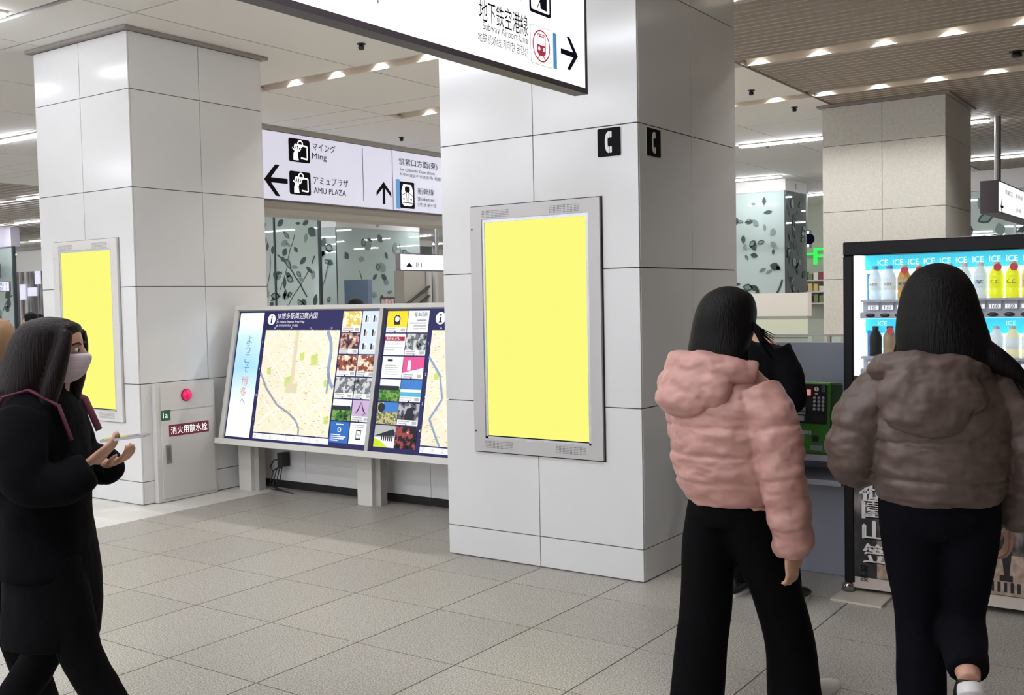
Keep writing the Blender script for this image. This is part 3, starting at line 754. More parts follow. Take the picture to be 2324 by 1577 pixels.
def ad(u0, u1, v0, v1, kind):
    base = {'sea': c_sea, 'pink': c_pink, 'lilac': c_lil, 'yellow': c_yel, 'azure': c_blue, 'tall': c_pale}.get(kind)
    if base is None: base = ph(kind) if kind in PH else M_BWH
    o = MB().fbox(fb, u0, u1, v0, v1, D0+.004, D0+.007).build('advert', base, mb_)
    w, h = u1-u0, v1-v0; d = D0+.0076; q = MB(); R = random.Random(int(u0*1000+v0*77))
    mats_ = [M_BWH, M_BTX, M_GREYP, c_red, c_sky, c_lime]
    X = lambda a: u0+a*w
    Y = lambda a: v0+a*h
    if kind in ('crowd', 'shop', 'town', 'cream', 'lilac', 'pink', 'yellow', 'city', 'sea'):
        q.rect(fb, u0, u1, v0, Y(.24), d, 0)
        for j in range(2): q.rect(fb, X(.06), X(R.uniform(.4, .66)), Y(.05+.1*j), Y(.10+.1*j), d+.0006, 2)
        q.rect(fb, X(.72), X(.94), Y(.05), Y(.19), d+.0006, 2)
        q.rect(fb, X(.42), X(.48), v0, Y(.05), d+.0006, 1)
    if kind == 'lilac':
        for k in range(6):
            yy = .36+.07*k; hw = .3-.048*k
            for s_ in (-1, 1): q.line(fb, [(X(.5+s_*hw), Y(yy)), (X(.5+s_*hw*.35), Y(yy+.2))], .005, d, 1)
        q.text(fb, 'EN', X(.6), Y(.28), .016, d+.0006, m=1)
    if kind == 'pink':
        q.disc(fb, X(.3), Y(.74), .018, d, 0); q.rect(fb, X(.22), X(.38), Y(.36), Y(.66), d, 0); q.flat(fb, [(X(0), Y(.24)), (X(1), Y(.24)), (X(1), Y(.5))], d+.0003, 0)
    if kind == 'yellow':                                     # plain round figure in place of the character
        q.disc(fb, X(.5), Y(.62), .032, d, 1); q.rect(fb, X(.36), X(.64), Y(.36), Y(.55), d, 1); q.disc(fb, X(.5), Y(.62), .022, d+.0004, 0)
    if kind == 'sea': q.rect(fb, u0, u1, Y(.58), v1, d, 4); q.rect(fb, u0, u1, Y(.44), Y(.56), d+.0003, 0)
    if kind == 'azure':
        q.disc(fb, X(.5), Y(.62), .02, d, 0); q.disc(fb, X(.5), Y(.62), .013, d+.0004, 4)
        for j, ww in enumerate((.5, .8, .7, .4)): q.rect(fb, X(.08), X(.08+ww), Y(.36-.09*j), Y(.41-.09*j), d, 0)
        q.rect(fb, X(.3), X(.7), Y(.86), Y(.90), d, 0)
    if kind == 'tall':
        for i in range(2):
            for j in range(3):
                q.rect(fb, X(.14+.46*i), X(.42+.46*i), Y(.08+.32*j), Y(.26+.32*j), d, 0)
                q.rect(fb, X(.18+.46*i), X(.27+.46*i), Y(.10+.32*j), Y(.25+.32*j), d+.0004, 1); q.rect(fb, X(.29+.46*i), X(.38+.46*i), Y(.10+.32*j), Y(.21+.32*j), d+.0004, 2)
    if kind == 'text':
        for j in range(5): q.rect(fb, X(.15), X(R.uniform(.6, .9)), Y(.16+.10*j), Y(.20+.10*j), d, 2)
        q.rect(fb, X(.25), X(.5), Y(.76), Y(.86), d, 1)
    if kind == 'redtop':
        q.rect(fb, X(0), X(.97), Y(.66), Y(.86), d, 3); q.text(fb, '玉井めがね', X(.06), Y(.69), .026, d+.0006, w=w*.7, m=0)
        q.text(fb, 'TEL 39-4731', X(.06), Y(.46), .02, d, w=w*.7, m=2)
        for j in range(2): q.rect(fb, X(.06), X(.9-.4*j), Y(.33-.1*j), Y(.37-.1*j), d, 2)
    if kind == 'shopname':
        q.text(fb, '藤本印刷', X(.3), Y(.72), .034, d, w=w*.62, m=1); q.rect(fb, X(.45), X(.9), Y(.55), Y(.58), d, 1)
        for j in range(3): q.rect(fb, X(.1+.2*(j < 2)), X(.9), Y(.14+.13*j), Y(.2+.13*j), d, 2)
    if kind == 'phonead':
        q.rrect(fb, X(.38), X(.66), Y(.2), Y(.68), .006, d, m=1); q.rect(fb, X(.41), X(.63), Y(.28), Y(.62), d+.0005, 0)
        for j in range(2): q.rect(fb, X(.1), X(.8), Y(.78+.09*j), Y(.82+.09*j), d, 2)
        q.rect(fb, X(.45), X(.59), Y(.4), Y(.5), d+.0008, 2)
    if kind == 'park': q.rect(fb, u0, u1, Y(.66), v1, d, 0); q.rect(fb, X(.0), X(.95), Y(.5), Y(.7), d+.0003, 1)
    if kind == 'grass': q.rect(fb, X(.3), u1, Y(.56), v1, d, 4); q.disc(fb, X(.2), Y(.75), .035, d+.0004, 1)
    if kind == 'city': q.flat(fb, [(X(.3), Y(.24)), (X(.8), Y(.24)), (X(.72), Y(.85)), (X(.42), Y(.75))], d, 1)
    if kind == 'arch':
        q.rect(fb, u0, u1, Y(.45), v1, d, 2); q.flat(fb, [(X(0), Y(.5)), (X(.9), Y(.85)), (X(1), Y(.7)), (X(1), Y(.55))], d+.0003, 1)
        q.flat(fb, [(X(0), Y(0)), (X(.72), Y(0)), (X(.3), Y(.3)), (X(0), Y(.4))], d+.0006, 5)
        for k in range(6): q.rect(fb, X(.35+.1*k), X(.40+.1*k), Y(.3), Y(.55), d+.0005, 1)
    if q.v: q.build('advert_print', mats_, o)
rv = [1.118-.1755*i for i in range(7)]
for i, (k1, k2) in enumerate((('cream', None), ('crowd', None), ('shop', 'shop'), ('town', 'town'), ('park', 'lilac'), ('azure', 'phonead'))):
    ad(1.252, 1.452, rv[i+1]+.006, rv[i]-.004, k1)
    if k2: ad(1.462, 1.644, rv[i+1]+.006, rv[i]-.004, k2)
ad(1.462, 1.644, rv[2]+.006, rv[0]-.004, 'tall')
for i, (k1, k2) in enumerate((('yellow', 'shopname'), ('redtop', 'town'), ('text', 'pink'), ('park', 'sea'), ('grass', 'city'), ('arch', 'night'))):
    ad(1.722, 1.926, rv[i+1]+.002, rv[i]-.008, k1); ad(1.932, 2.134, rv[i+1]+.002, rv[i]-.008, k2)
# ---- cable and socket under the board
cb = thing('power_cable', (-6.75, 6.22, 0), 'black power cable hanging from a plug under the map board', 'cable')
p0 = onY(640, 1035, 6.2)
MB().box(p0[0]-.03, p0[0]+.03, 6.17, 6.262, p0[2]-.09, p0[2]+.03).build('plug_box', M_DARK, cb, bevel=.004)
q = MB()
x, z = p0[0], p0[2]
q.tube([(x-.03, 6.2, z-.03), (x-.10, 6.2, z-.04), (x-.15, 6.2, z-.10), (x-.12, 6.2, z-.14), (x-.05, 6.2, z-.10), (x-.02, 6.2, z-.06)], .006, 6)
for k in range(4):
    q.tube([(x+.0, 6.2, z-.08), (x-.01-.02*k, 6.2-.01*k, z*.6), (x-.05-.03*k+.04, 6.17-.01*k, .05), (x-.1+.05*k, 6.15, .007), (x+.05+.06*k, 6.16-.02*k, .007)], .005, 6)
q.build('cord', M_DARK, cb, smooth=True)

# ================================================================ VENDING MACHINE
VX0, VX1, VY, VZ = -1.722, -0.50, 5.532, 1.867
vm = thing('vending_machine', ((VX0+VX1)/2, VY+.36, 0), 'black drinks vending machine with lit display and festival mural', 'vending machine')
fv = Fr((0, VY, 0), (1, 0, 0), (0, 0, 1))
M_VB = mat('vending_black', (14, 13, 17), rough=.3, spec=.2)
b = MB(); DZ0, DZ1, DX0, DX1 = 1.165, 1.795, VX0+.055, VX1-.055
b.box(VX0, VX1, VY+.14, VY+.72, .06, VZ)                              # body behind the display
b.box(VX0, VX1, VY+.02, VY+.14, .06, DZ0); b.box(VX0, VX1, VY+.02, VY+.14, DZ1, VZ)
b.box(VX0, DX0, VY+.02, VY+.14, DZ0, DZ1); b.box(DX1, VX1, VY+.02, VY+.14, DZ0, DZ1)
b.build('cabinet', M_VB, vm)
b = MB(); b.fbox(fv, VX0, VX1, DZ1, VZ, -.02, 0); b.fbox(fv, VX0, VX0+.052, .06, DZ1, -.02, 0); b.fbox(fv, VX1-.052, VX1, .06, DZ1, -.02, 0)
b.build('door_frame', M_VB, vm, bevel=.006)
MB().fbox(fv, DX0, DX1, DZ0, DZ1, -.139, -.132).build('lit_back_panel', mat('vend_light', (206, 240, 250), emit=1.1), vm)
MB().fbox(fv, DX0, DX1, DZ1-.075, DZ1, -.131, -.128).build('cyan_banner', mat('vend_cyan', (60, 196, 224), emit=.9), vm)
MB().fbox(fv, DX0, DX1, 1.385, 1.462, -.131, -.128).build('cyan_banner', mat('vend_cyan', (60, 196, 224)), vm)
MB().fbox(fv, DX0+.035, DX0+.075, 1.49, 1.70, -.131, -.127).build('blue_side_banner', mat('vend_blue', (40, 110, 176), emit=.7), vm)
MB().fbox(fv, DX0+.035, DX0+.075, 1.19, 1.40, -.131, -.127).build('blue_side_banner', mat('vend_blue', (40, 110, 176)), vm)
MB().fbox(fv, DX0, DX0+.028, DZ0, DZ1, -.12, -.01).build('light_tube_cover', mat('vend_tube', (238, 246, 250), emit=1.0), vm)
for k in range(14):
    q = MB(); q.text(fv, 'ICE', DX0+.09+.078*k, 1.742, .03, -.127, w=.052); q.build('lettering', M_WHITE, vm)
    if k % 2 == 0:
        q = MB(); q.text(fv, 'ICE', DX0+.09+.078*k, 1.425, .022, -.127, w=.045); q.build('lettering', M_WHITE, vm)
M_SHELF = mat('vend_shelf', (186, 190, 200), rough=.35); M_BTN = mat('vend_button', (50, 46, 50), rough=.3); M_TAG = mat('price_tag', (150, 148, 156), rough=.4, emit=.25); M_TAGW = mat('price_tag_white', (238, 240, 246), emit=.6)
prices = {0: ['130', '130', '140', '140', '140', '150', '150', '150', '160', '160', '160', '160', '160', '160'], 1: ['140']*14}
for r, zb in enumerate((1.466, 1.17)):
    MB().fbox(fv, DX0+.03, DX1, zb, zb+.032, -.125, -.01).build('button_rail', M_SHELF, vm, bevel=.004)
    MB().fbox(fv, DX0+.03, DX1, zb+.032, zb+.095, -.08, -.07).build('price_rail', M_SHELF, vm)
    for k in range(14):
        x = DX0+.085+.0715*k*1.03
        if x > DX1-.04: continue
        q = MB(); q.rrect(fv, x-.03, x+.03, zb+.04, zb+.09, .006, -.069, -.060, 0); q.rect(fv, x-.027, x+.027, zb+.044, zb+.066, -.0595, 1); q.build('price_tag', [M_TAG, M_TAGW], vm)
        q = MB(); q.text(fv, prices[r][k], x, zb+.046, .018, -.058, align='C'); q.build('lettering', M_BLACK, vm)
        fq = Fr(fv.p(x, zb+.016, -.01), (1, 0, 0), (0, 0, 1))
        q = MB(); q.loft([[fq.p(a*.024*math.cos(t*math.pi/8), a*.010*math.sin(t*math.pi/8), h) for t in range(16)] for a, h in ((1, 0), (1, .006), (.7, .010))]); q.build('select_button', M_BTN, vm, smooth=True)
MB().fbox(fv, DX0, DX1, DZ0, DZ1, -.008, -.005).build('display_glass', glass_mat('vend_glass', (255, 255, 255), .0, gloss=0.0, ior=1.16), vm)
# lower door with the printed mural
def mural_mat():
    m = bpy.data.materials.new('mural'); m.use_nodes = True; nt = m.node_tree; b_ = nt.nodes['Principled BSDF']
    tc = nt.nodes.new('ShaderNodeTexCoord'); mp = nt.nodes.new('ShaderNodeMapping'); mp.inputs['Scale'].default_value = (9, 9, 4)
    n = nt.nodes.new('ShaderNodeTexNoise'); n.inputs['Scale'].default_value = 1.4; n.inputs['Detail'].default_value = 5
    rp = nt.nodes.new('ShaderNodeValToRGB'); el = rp.color_ramp.elements
    el[0].position = .42; el[0].color = lin((16, 14, 18)); el[1].position = .75; el[1].color = lin((150, 140, 136)); e2 = el.new(.55); e2.color = lin((46, 40, 42))
    nt.links.new(tc.outputs['Object'], mp.inputs[0]); nt.links.new(mp.outputs[0], n.inputs[0]); nt.links.new(n.outputs[0], rp.inputs[0]); nt.links.new(rp.outputs[0], b_.inputs['Base Color'])
    b_.inputs['Roughness'].default_value = .3
    return m
MB().fbox(fv, VX0+.052, VX1-.052, .10, DZ0, -.02, -.004).build('lower_door', mural_mat(), vm)
q = MB(); q.rect(fv, VX0+.17, VX1-.052, .10, .30, -.0032); q.build('mural_ground_print', mat('mural_ground', (168, 146, 128), rough=.4, noise_scale=22, noise_amt=.3), vm)
R = random.Random(11)
q = MB()
for k in range(26):
    a = R.uniform(-1.05, VX1-.08); z0 = R.uniform(.32, .5); h = R.uniform(.2, .45)
    q.line(fv, [(a, z0), (a+R.uniform(-.03, .03), z0+h*.5), (a+R.uniform(-.05, .05), z0+h)], R.uniform(.006, .02), -.0026)
q.build('mural_costume_print', mat('mural_straw', (214, 206, 198), rough=.4), vm, kind='stuff')
q = MB()
for a in (-.93, -.78, -.63): q.poly(fv, [(a-.03, .17), (a+.03, .17), (a+.03, .2), (a+.015, .2), (a+.04, .5), (a-.04, .5), (a-.01, .2), (a-.03, .2)], -.0028, -.0022)
q.build('mural_figures_print', mat('mural_dark', (30, 26, 28), rough=.4), vm, kind='stuff')
for ch, x, y, h in (('手', 1976, 1058, .105), ('祇', 1977, 1115, .10), ('園', 1983, 1158, .095), ('山', 1984, 1206, .105), ('笠', 1985, 1258, .10)):
    u, v = fv.uv(x, y); q = MB(); q.text(fv, ch, u-.058, v-h*.5, h, -.0015, w=.115)
    for (du, dv) in ((.005, 0), (0, .005), (-.005, 0)): q.text(fv, ch, u-.058+du, v-h*.5+dv, h, -.0014+.0001*dv, w=.115)
    q.build('lettering', mat('mural_letter', (236, 232, 230), rough=.5), vm)
for ch, x, y in (('建', 1963, 1291), ('設', 1963, 1311)):
    u, v = fv.uv(x, y); q = MB(); q.text(fv, ch, u-.025, v-.02, .042, -.0012); q.build('lettering', M_BLACK, vm)
MB().fbox(fv, VX0+.02, VX1-.02, .035, .095, -.12, -.01).build('kick_plate', mat('kick_beige', (206, 196, 184), rough=.4), vm)
q = MB()
for k in range(9): q.fbox(fv, -1.0+.03*k, -.985+.03*k, .115, .165, -.004, -.002)
q.build('vent_slots', M_DARK, vm, kind='stuff')
for x in (VX0+.1, VX1-.1):
    for y in (.12, .6): MB().lathe(Fr((x, VY+y, 0), (1, 0, 0), (0, 1, 0)), [(.035, .0), (.035, .02), (.015, .025), (.015, .07)], 12).build('foot', M_METAL, vm)

# ---- drinks in the display, every one a thing
zs_row = (1.562, 1.266)
def bottle(x, zb, h, r, kind, label, grp, body, cap, lab, txt=None, badge=None):
    root = thing('drink_bottle', (x, VY+.10, zb), label, 'bottle', grp)
    fz = Fr((x, VY+.10, zb), (1, 0, 0), (0, 1, 0))
    k = h/.21
    MB().lathe(fz, [(r*.85, 0), (r, .006*k), (r, .04*k), (r*.94, .05*k), (r, .06*k), (r, .135*k), (r*.85, .155*k), (r*.45, .185*k), (r*.42, .192*k)], 18).build('body', body, root, smooth=True)
    MB().lathe(fz, [(r*.5, .19*k), (r*.5, .21*k), (r*.44, .212*k)], 16).build('cap', cap, root)
    if lab:
        MB().lathe(fz, [(r*1.015, .062*k), (r*1.015, .133*k)], 18).build('label_sleeve', lab, root, smooth=True)
    f2 = Fr((x, VY+.10-r*1.03, zb), (1, 0, 0), (0, 0, 1))
    if txt:
        q = MB(); q.text(f2, txt, 0, .085*k, .018, .001, align='C', w=r*1.3); q.build('lettering', M_BLACK, root)
    if badge:
        q = MB(); q.disc(f2, .012, .18*k, .019, .004, n=18); q.build('badge', badge, root)
    return root
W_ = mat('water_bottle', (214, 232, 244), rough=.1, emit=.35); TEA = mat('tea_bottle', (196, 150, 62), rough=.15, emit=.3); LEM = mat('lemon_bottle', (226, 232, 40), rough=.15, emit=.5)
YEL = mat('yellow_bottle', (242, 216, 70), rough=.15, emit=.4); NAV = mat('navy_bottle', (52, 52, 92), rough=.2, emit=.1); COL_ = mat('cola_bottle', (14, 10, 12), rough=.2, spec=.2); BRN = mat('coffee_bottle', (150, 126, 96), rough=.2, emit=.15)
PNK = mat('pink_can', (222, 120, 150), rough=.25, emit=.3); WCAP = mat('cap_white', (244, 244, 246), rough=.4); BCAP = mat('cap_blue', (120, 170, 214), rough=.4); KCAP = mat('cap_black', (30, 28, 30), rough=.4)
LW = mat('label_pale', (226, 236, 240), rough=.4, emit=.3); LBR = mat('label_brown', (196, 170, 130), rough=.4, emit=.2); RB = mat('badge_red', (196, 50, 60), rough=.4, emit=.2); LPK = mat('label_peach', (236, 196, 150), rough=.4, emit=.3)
top = [('clear water bottle with pale label on the upper display shelf', 'water bottles', W_, BCAP, LW, '天然水', None)]*2 + \
      [('brown tea bottle with beige label on the upper display shelf', 'tea bottles', TEA, WCAP, LBR, '麦茶', RB)]*2 + \
      [('pale tea bottle with white label on the upper display shelf', 'pale bottles', LW, WCAP, W_, '茶', None)]*4 + \
      [('bright yellow lemon drink bottle with red badge on the upper shelf', 'lemon bottles', LEM, WCAP, LEM, 'C.C.', RB)]*2 + \
      [('golden drink bottle with peach label on the upper shelf', None, YEL, mat('cap_red', (176, 60, 50)), LPK, 'デカビタ', mat('badge_gold', (226, 190, 60), emit=.2))] + \
      [('dark navy energy drink bottle on the upper shelf', 'energy bottles', NAV, KCAP, NAV, None, None)]*2
for k, (lb, gp, bd, cp, ls, tx, bg) in enumerate(top):
    bottle(DX0+.085+.0715*1.03*k, zs_row[0], .176 if k < 11 else .192, .033, 'b', lb, gp, bd, cp, ls, tx, bg)
low = [('black cola bottle on the lower display shelf', None, COL_, KCAP, None, None, None), ('brown coffee bottle with red badge on the lower shelf', None, BRN, KCAP, None, None, RB)] + \
      [('white milk tea bottle on the lower display shelf', 'white bottles', LW, WCAP, LW, None, None)]*7 + [('pale yellow drink bottle on the lower display shelf', 'pale yellow bottles', mat('pale_yellow', (240, 236, 190), emit=.3), WCAP, LW, None, None)]*2 + \
      [('pink strawberry drink bottle on the lower display shelf', 'pink bottles', PNK, WCAP, PNK, 'いちご', None)]*2
for k, (lb, gp, bd, cp, ls, tx, bg) in enumerate(low):
    bottle(DX0+.085+.0715*1.03*k, zs_row[1], .155, .033, 'b', lb, gp, bd, cp, ls, tx, bg)
for r, zb in enumerate(zs_row):
    MB().fbox(fv, DX0+.03, DX1, zb-.012, zb, -.13, -.03).build('bottle_shelf', M_SHELF, vm)
q = MB(); u, v = fv.uv(2306, 594); q.text(fv, 'ZONE', DX0+.085+.0715*1.03*11-.03, 1.712, .022, -.05, w=.12); q.text(fv, 'OUI', DX0+.085+.0715*1.03*11-.03, 1.692, .012, -.05, w=.05); q.build('lettering', M_WHITE, vm)

# ---- beige floor plate in front of the machine
q = MB(); pts = [onZ(1884, 1362)[:2], onZ(2000, 1381)[:2], onZ(2030, 1352)[:2], onZ(1914, 1341)[:2]]
q.poly(Fr((0, 0, 0), (1, 0, 0), (0, 1, 0)), [tuple(p) for p in pts], .0, .012)
q.build('floor_plate', mat('plate_beige', (208, 198, 184), rough=.4), label='beige metal floor plate in front of the vending machine', category='plate')
q = MB(); c = onZ(1926, 1344); q.lathe(Fr((c[0], c[1], .013), (1, 0, 0), (0, 1, 0)), [(.035, 0), (.034, .03), (.025, .045), (.012, .05)], 16)
q.build('anchor_bolt', mat('clear_bolt', (150, 146, 146), rough=.12, metal=.9), label='shiny metal anchor bolt on the beige floor plate', category='bolt', smooth=True)

# ================================================================ TELEPHONE STAND
TY = 5.735
ts = thing('telephone_stand', (-2.11, TY+.2, 0), 'grey telephone stand with two shelves beside the vending machine', 'stand')
M_TS = mat('stand_grey', (146, 148, 160), rough=.4, metal=.1); M_TS2 = mat('stand_light', (176, 176, 186), rough=.35, metal=.2)
MB().box(-2.47, -1.80, TY+.12, TY+.40, .0, .53).build('base_cabinet', M_TS, ts, bevel=.004)
MB().box(-2.47, -1.785, TY+.0, TY+.42, .665, .70).build('shelf', M_TS2, ts, bevel=.003)
MB().box(-2.47, -1.80, TY+.0, TY+.42, .53, .562).build('shelf', M_TS2, ts, bevel=.003)
MB().box(-2.47, -1.80, TY+.40, TY+.43, .0, 1.31).build('back_panel', M_TS, ts)
for x in (-2.47, -1.82): MB().box(x, x+.02, TY+.05, TY+.42, .562, .665).build('side_support', M_TS, ts)
MB().box(-2.475, -2.465, TY+.02, TY+.43, .70, 1.30).build('side_glass', glass_mat('clear_glass', (236, 244, 240), .06), ts)
# telephone
tp_ = thing('payphone', (-1.97, TY+.13, .70), 'green public payphone with keypad and red display on the shelf', 'telephone')
M_PG = mat('payphone_green', (58, 122, 40), rough=.35); M_PB = mat('payphone_black', (26, 26, 28), rough=.35)
px0, px1, pz0, pz1 = -2.10, -1.868, .70, 1.105
q = MB(); yf0, yf1, yb_ = TY+.02, TY+.05, TY+.27
q.add([(px0, yf0, pz0), (px1, yf0, pz0), (px1, yf0+.01, pz0+.17), (px0, yf0+.01, pz0+.17), (px0, yf1, pz1), (px1, yf1, pz1), (px0, yb_, pz0), (px1, yb_, pz0), (px1, yb_, pz1-.02), (px0, yb_, pz1-.02)],
      [(0, 1, 2, 3), (3, 2, 5, 4), (4, 5, 8, 9), (1, 7, 8, 5, 2), (0, 3, 4, 9, 6), (6, 9, 8, 7), (0, 6, 7, 1)])
q.build('body', M_PG, tp_, bevel=.012)
fp = Fr((px0, yf0+.01, pz0+.17), (1, 0, 0), (0, yf1-yf0-.01, pz1-pz0-.17))
q = MB(); q.rrect(fp, .022, .212, .0, .222, .008, -.004, .006); q.build('front_plate', M_PB, tp_)
q = MB(); q.fbox(fp, .032, .12, .158, .192, .006, .008); q.build('display', mat('phone_lcd', (226, 84, 52), emit=.7), tp_)
q = MB(); q.fbox(fp, .095, .118, .16, .190, .008, .0086); q.build('display_label', mat('phone_lcd2', (230, 150, 160), emit=.5), tp_)
q = MB()
q.disc(fp, .152, .195, .013, .0075, n=20); q.rect(fp, .143, .161, .166, .172, .0075); q.build('coin_slot_plate', M_GREYW, tp_)
q = MB(); q.rect(fp, .1505, .1535, .188, .203, .0085); q.build('coin_slot', M_BLACK, tp_)
for i in range(2): MB().ring(fp, .192, .208-.02*i, .006, .009, .0075, n=16).build('side_button', M_METAL, tp_)
for r in range(4):
    for c in range(3):
        fq = Fr(fp.p(.143+.024*c, .145-.021*r, .006), fp.r, fp.u)
        MB().lathe(fq, [(.0095, 0), (.0085, .006), (.004, .007)], 12).build('key', M_METAL, tp_)
q = MB(); q.fbox(fp, .03, .095, .05, .09, .006, .018); q.build('card_slot', M_METAL, tp_, bevel=.003)
q = MB(); q.fbox(fp, .036, .09, .066, .070, .018, .0186); q.build('card_opening', M_BLACK, tp_)
q = MB(); q.fbox(fp, .034, .085, .012, .042, .006, .010); q.build('coin_return_plate', M_TS2, tp_)
q = MB(); q.fbox(fp, .135, .20, .012, .045, .006, .009); q.build('lower_plate', M_DARK, tp_)
fpl = Fr((px0, yf0, pz0), (1, 0, 0), (0, 0.01, .17))
q = MB(); q.fbox(fpl, .13, .165, .07, .105, .0, .003); q.build('return_pocket', M_DARK, tp_)
q = MB(); q.fbox(fpl, .12, .19, .022, .05, .0, .003); q.build('notice_plate', M_METAL, tp_)
q = MB(); q.fbox(fpl, .05, .11, .11, .13, .0, .003); q.rect(fpl, .112, .126, .108, .13, .0035); q.build('notice_plate', M_TS2, tp_)
hs = MB(); hs.tube([(px0-.035, yf1-.005, pz0+.10), (px0-.04, yf1-.03, pz0+.14), (px0-.042, yf1-.025, pz0+.25), (px0-.035, yf1+.01, pz0+.30)], [(.024, .024), (.017, .02), (.017, .02), (.024, .024)], 12)
hs.build('handset', M_PB, tp_, smooth=True)

# ---- glass screen and low partition behind the telephone
gs = thing('glass_screen', (-2.6, 7.6, 0), 'clear glass screen with steel rail behind the telephone stand', 'screen')
zt = onY(1800, 763, 7.6)[2]
MB().box(-3.6, -1.35, 7.595, 7.605, .05, zt).build('pane', glass_mat('clear_glass', (236, 244, 240), .06), gs)
MB().box(-3.6, -1.35, 7.585, 7.615, zt, zt+.015).build('top_rail', M_METAL, gs)
MB().box(-3.6, -1.35, 7.57, 7.63, 0, .05).build('base_rail', M_METAL, gs)
for x in (-3.6, -2.48, -1.37): MB().box(x, x+.025, 7.585, 7.615, .05, zt).build('post', M_METAL, gs)
pw = thing('partition_wall', (-5.5, 11.0, 0), 'low cream partition with a glazed strip before the glass column', 'partition')
zz = [onY(1760, y, 11.0)[2] for y in (665, 720, 760, 790, 850)]
MB().box(-7.2, -3.8, 11.0, 11.12, zz[1]+.01, zz[0]).build('upper_board', M_GREYW, pw)
MB().box(-7.2, -3.8, 11.0, 11.12, 0.0, zz[2]).build('lower_board', mat('partition_green_white', (222, 226, 210), rough=.35), pw)
MB().box(-7.2, -3.8, 10.99, 11.0, zz[2]-.02, zz[1]+.01).build('glazed_strip', mat('glazed_strip', (216, 224, 204), rough=.15), pw)
MB().box(-7.2, -3.8, 10.98, 11.0, zz[1]-.005, zz[1]+.012).build('rail', M_METAL, pw)
MB().box(-7.2, -3.8, 10.97, 11.0, zz[2]-.035, zz[2]-.02).build('rail', M_DARK, pw)

# ================================================================ GLASS COLUMNS WITH LEAF PRINTS
M_LG = glass_mat('mint_glass', (214, 236, 226), .72, (224, 238, 230), .05)
M_CLG = glass_mat('green_clear_glass', (214, 232, 224), .22, (216, 232, 224), .06)
M_LEAF = mat('leaf_print', (52, 70, 66), rough=.6); M_LEAF2 = mat('leaf_print_soft', (120, 138, 130), rough=.6)
M_INCOL = mat('inner_column', (116, 134, 142), rough=.5); M_HEAD = mat('header_white', (204, 200, 192), rough=.5)
def leaves(root, fr, u0, u1, v0, v1, seed, n=34, s=.16, branches=4):
    R = random.Random(seed); q = MB(); q2 = MB()
    for k in range(n):
        a, b_ = R.uniform(u0+s*.4, u1-s*.4), R.uniform(v0+s*.5, v1-s*.5); an = R.uniform(0, 6.28); L = s*R.uniform(.6, 1.15); wd = L*R.uniform(.35, .8)
        ca, sa = math.cos(an), math.sin(an)
        prof = [(-.5, 0), (-.25, .75), (.05, 1), (.3, .6), (.5, 0), (.3, -.6), (.05, -1), (-.25, -.75)]
        pts = [(a+ca*L*x-sa*wd*y*.5, b_+sa*L*x+ca*wd*y*.5) for x, y in prof]
        (q if k % 3 else q2).flat(fr, pts, .004)
        if k % 4 == 0:
            pts2 = [(a+ca*L*x*.7-sa*wd*y*.3, b_+sa*L*x*.7+ca*wd*y*.3) for x, y in prof]; q2.flat(fr, pts2, .006)
    for k in range(branches):
        a, b_ = R.uniform(u0, u1), R.uniform(v0, v0+(v1-v0)*.5); an = R.choice((.9, 2.2, 1.2, 2.0))+R.uniform(-.2, .2); pts = [(a, b_)]
        for j in range(7):
            a += .17*math.cos(an); b_ += .17*math.sin(an); an += R.uniform(-.22, .22)
            if not (u0 < a < u1 and v0 < b_ < v1): break
            pts.append((a, b_))
        if len(pts) > 1: q.line(fr, pts, .035 if k % 2 else .02, .003)
    if q.v: q.build('leaf_print', M_LEAF, root, kind='stuff')
    if q2.v: q2.build('leaf_print', M_LEAF2, root, kind='stuff')
def glass_column(xc, yc, wA, wB, num, label, seed, numface='B', s=.2, n=60, mB=None):
    """corner (xc, yc): one face runs towards -X, the other towards +Y"""
    root = thing('glass_column', (xc-wA/2, yc+wB/2, 0), label, 'glass column')
    zt_, zh = ZC-.002, 3.60
    MB().box(xc-wA, xc, yc, yc+wB, zh, zt_).build('header', M_HEAD, root)
    fA = Fr((0, yc, 0), (1, 0, 0), (0, 0, 1)); fB = Fr((xc, 0, 0), (0, 1, 0), (0, 0, 1))
    MB().box(xc-wA+.02, xc-.02, yc+.01, yc+.025, 0.02, zh).build('pane', M_LG, root)
    MB().box(xc-.025, xc-.01, yc+.03, yc+wB-.02, 0.02, zh).build('pane', mB or M_CLG, root)
    MB().box(xc-.02, xc, yc, yc+.02, 0, zh).build('corner_post', mat('post_dark', (40, 48, 50), rough=.4), root)
    MB().box(xc-.02, xc, yc+wB-.02, yc+wB, 0, zh).build('post', M_METAL, root)
    MB().box(xc-wA, xc-wA+.02, yc, yc+.02, 0, zh).build('post', M_METAL, root)
    MB().box(xc-.50, xc-.12, yc+.35, yc+.75, 0, zh).build('inner_column', M_INCOL, root)
    MB().box(xc-wA, xc, yc, yc+wB, 0, .02).build('plinth', M_METAL, root)
    MB().box(xc-wA+.03, xc-.9, yc+.5, yc+.53, .02, zh).build('back_panel', mat('glass_back', (222, 230, 226), rough=.7), root)  # pale panel added inside so the panes look brighter
    leaves(root, fA, xc-wA+.05, xc-.05, 1.2, 3.55, seed, n=n, s=s, branches=7)
    leaves(root, fB, yc+.06, yc+wB-.06, 1.2, 3.55, seed+1, n=n//3, s=s, branches=3)
    if num:
        fN = fB if numface == 'B' else fA
        MB().text(fN, num, (yc+wB*.45) if numface == 'B' else xc-wA*.5, zh+.06, .10, .003).build('lettering', M_BLACK, root)
    return root
c31 = onZ(1782, 405, ZC)
glass_column(c31[0], c31[1], 3.2, 1.2, '31', 'glass column with leaf print and number 31 on its header', 21, n=90)
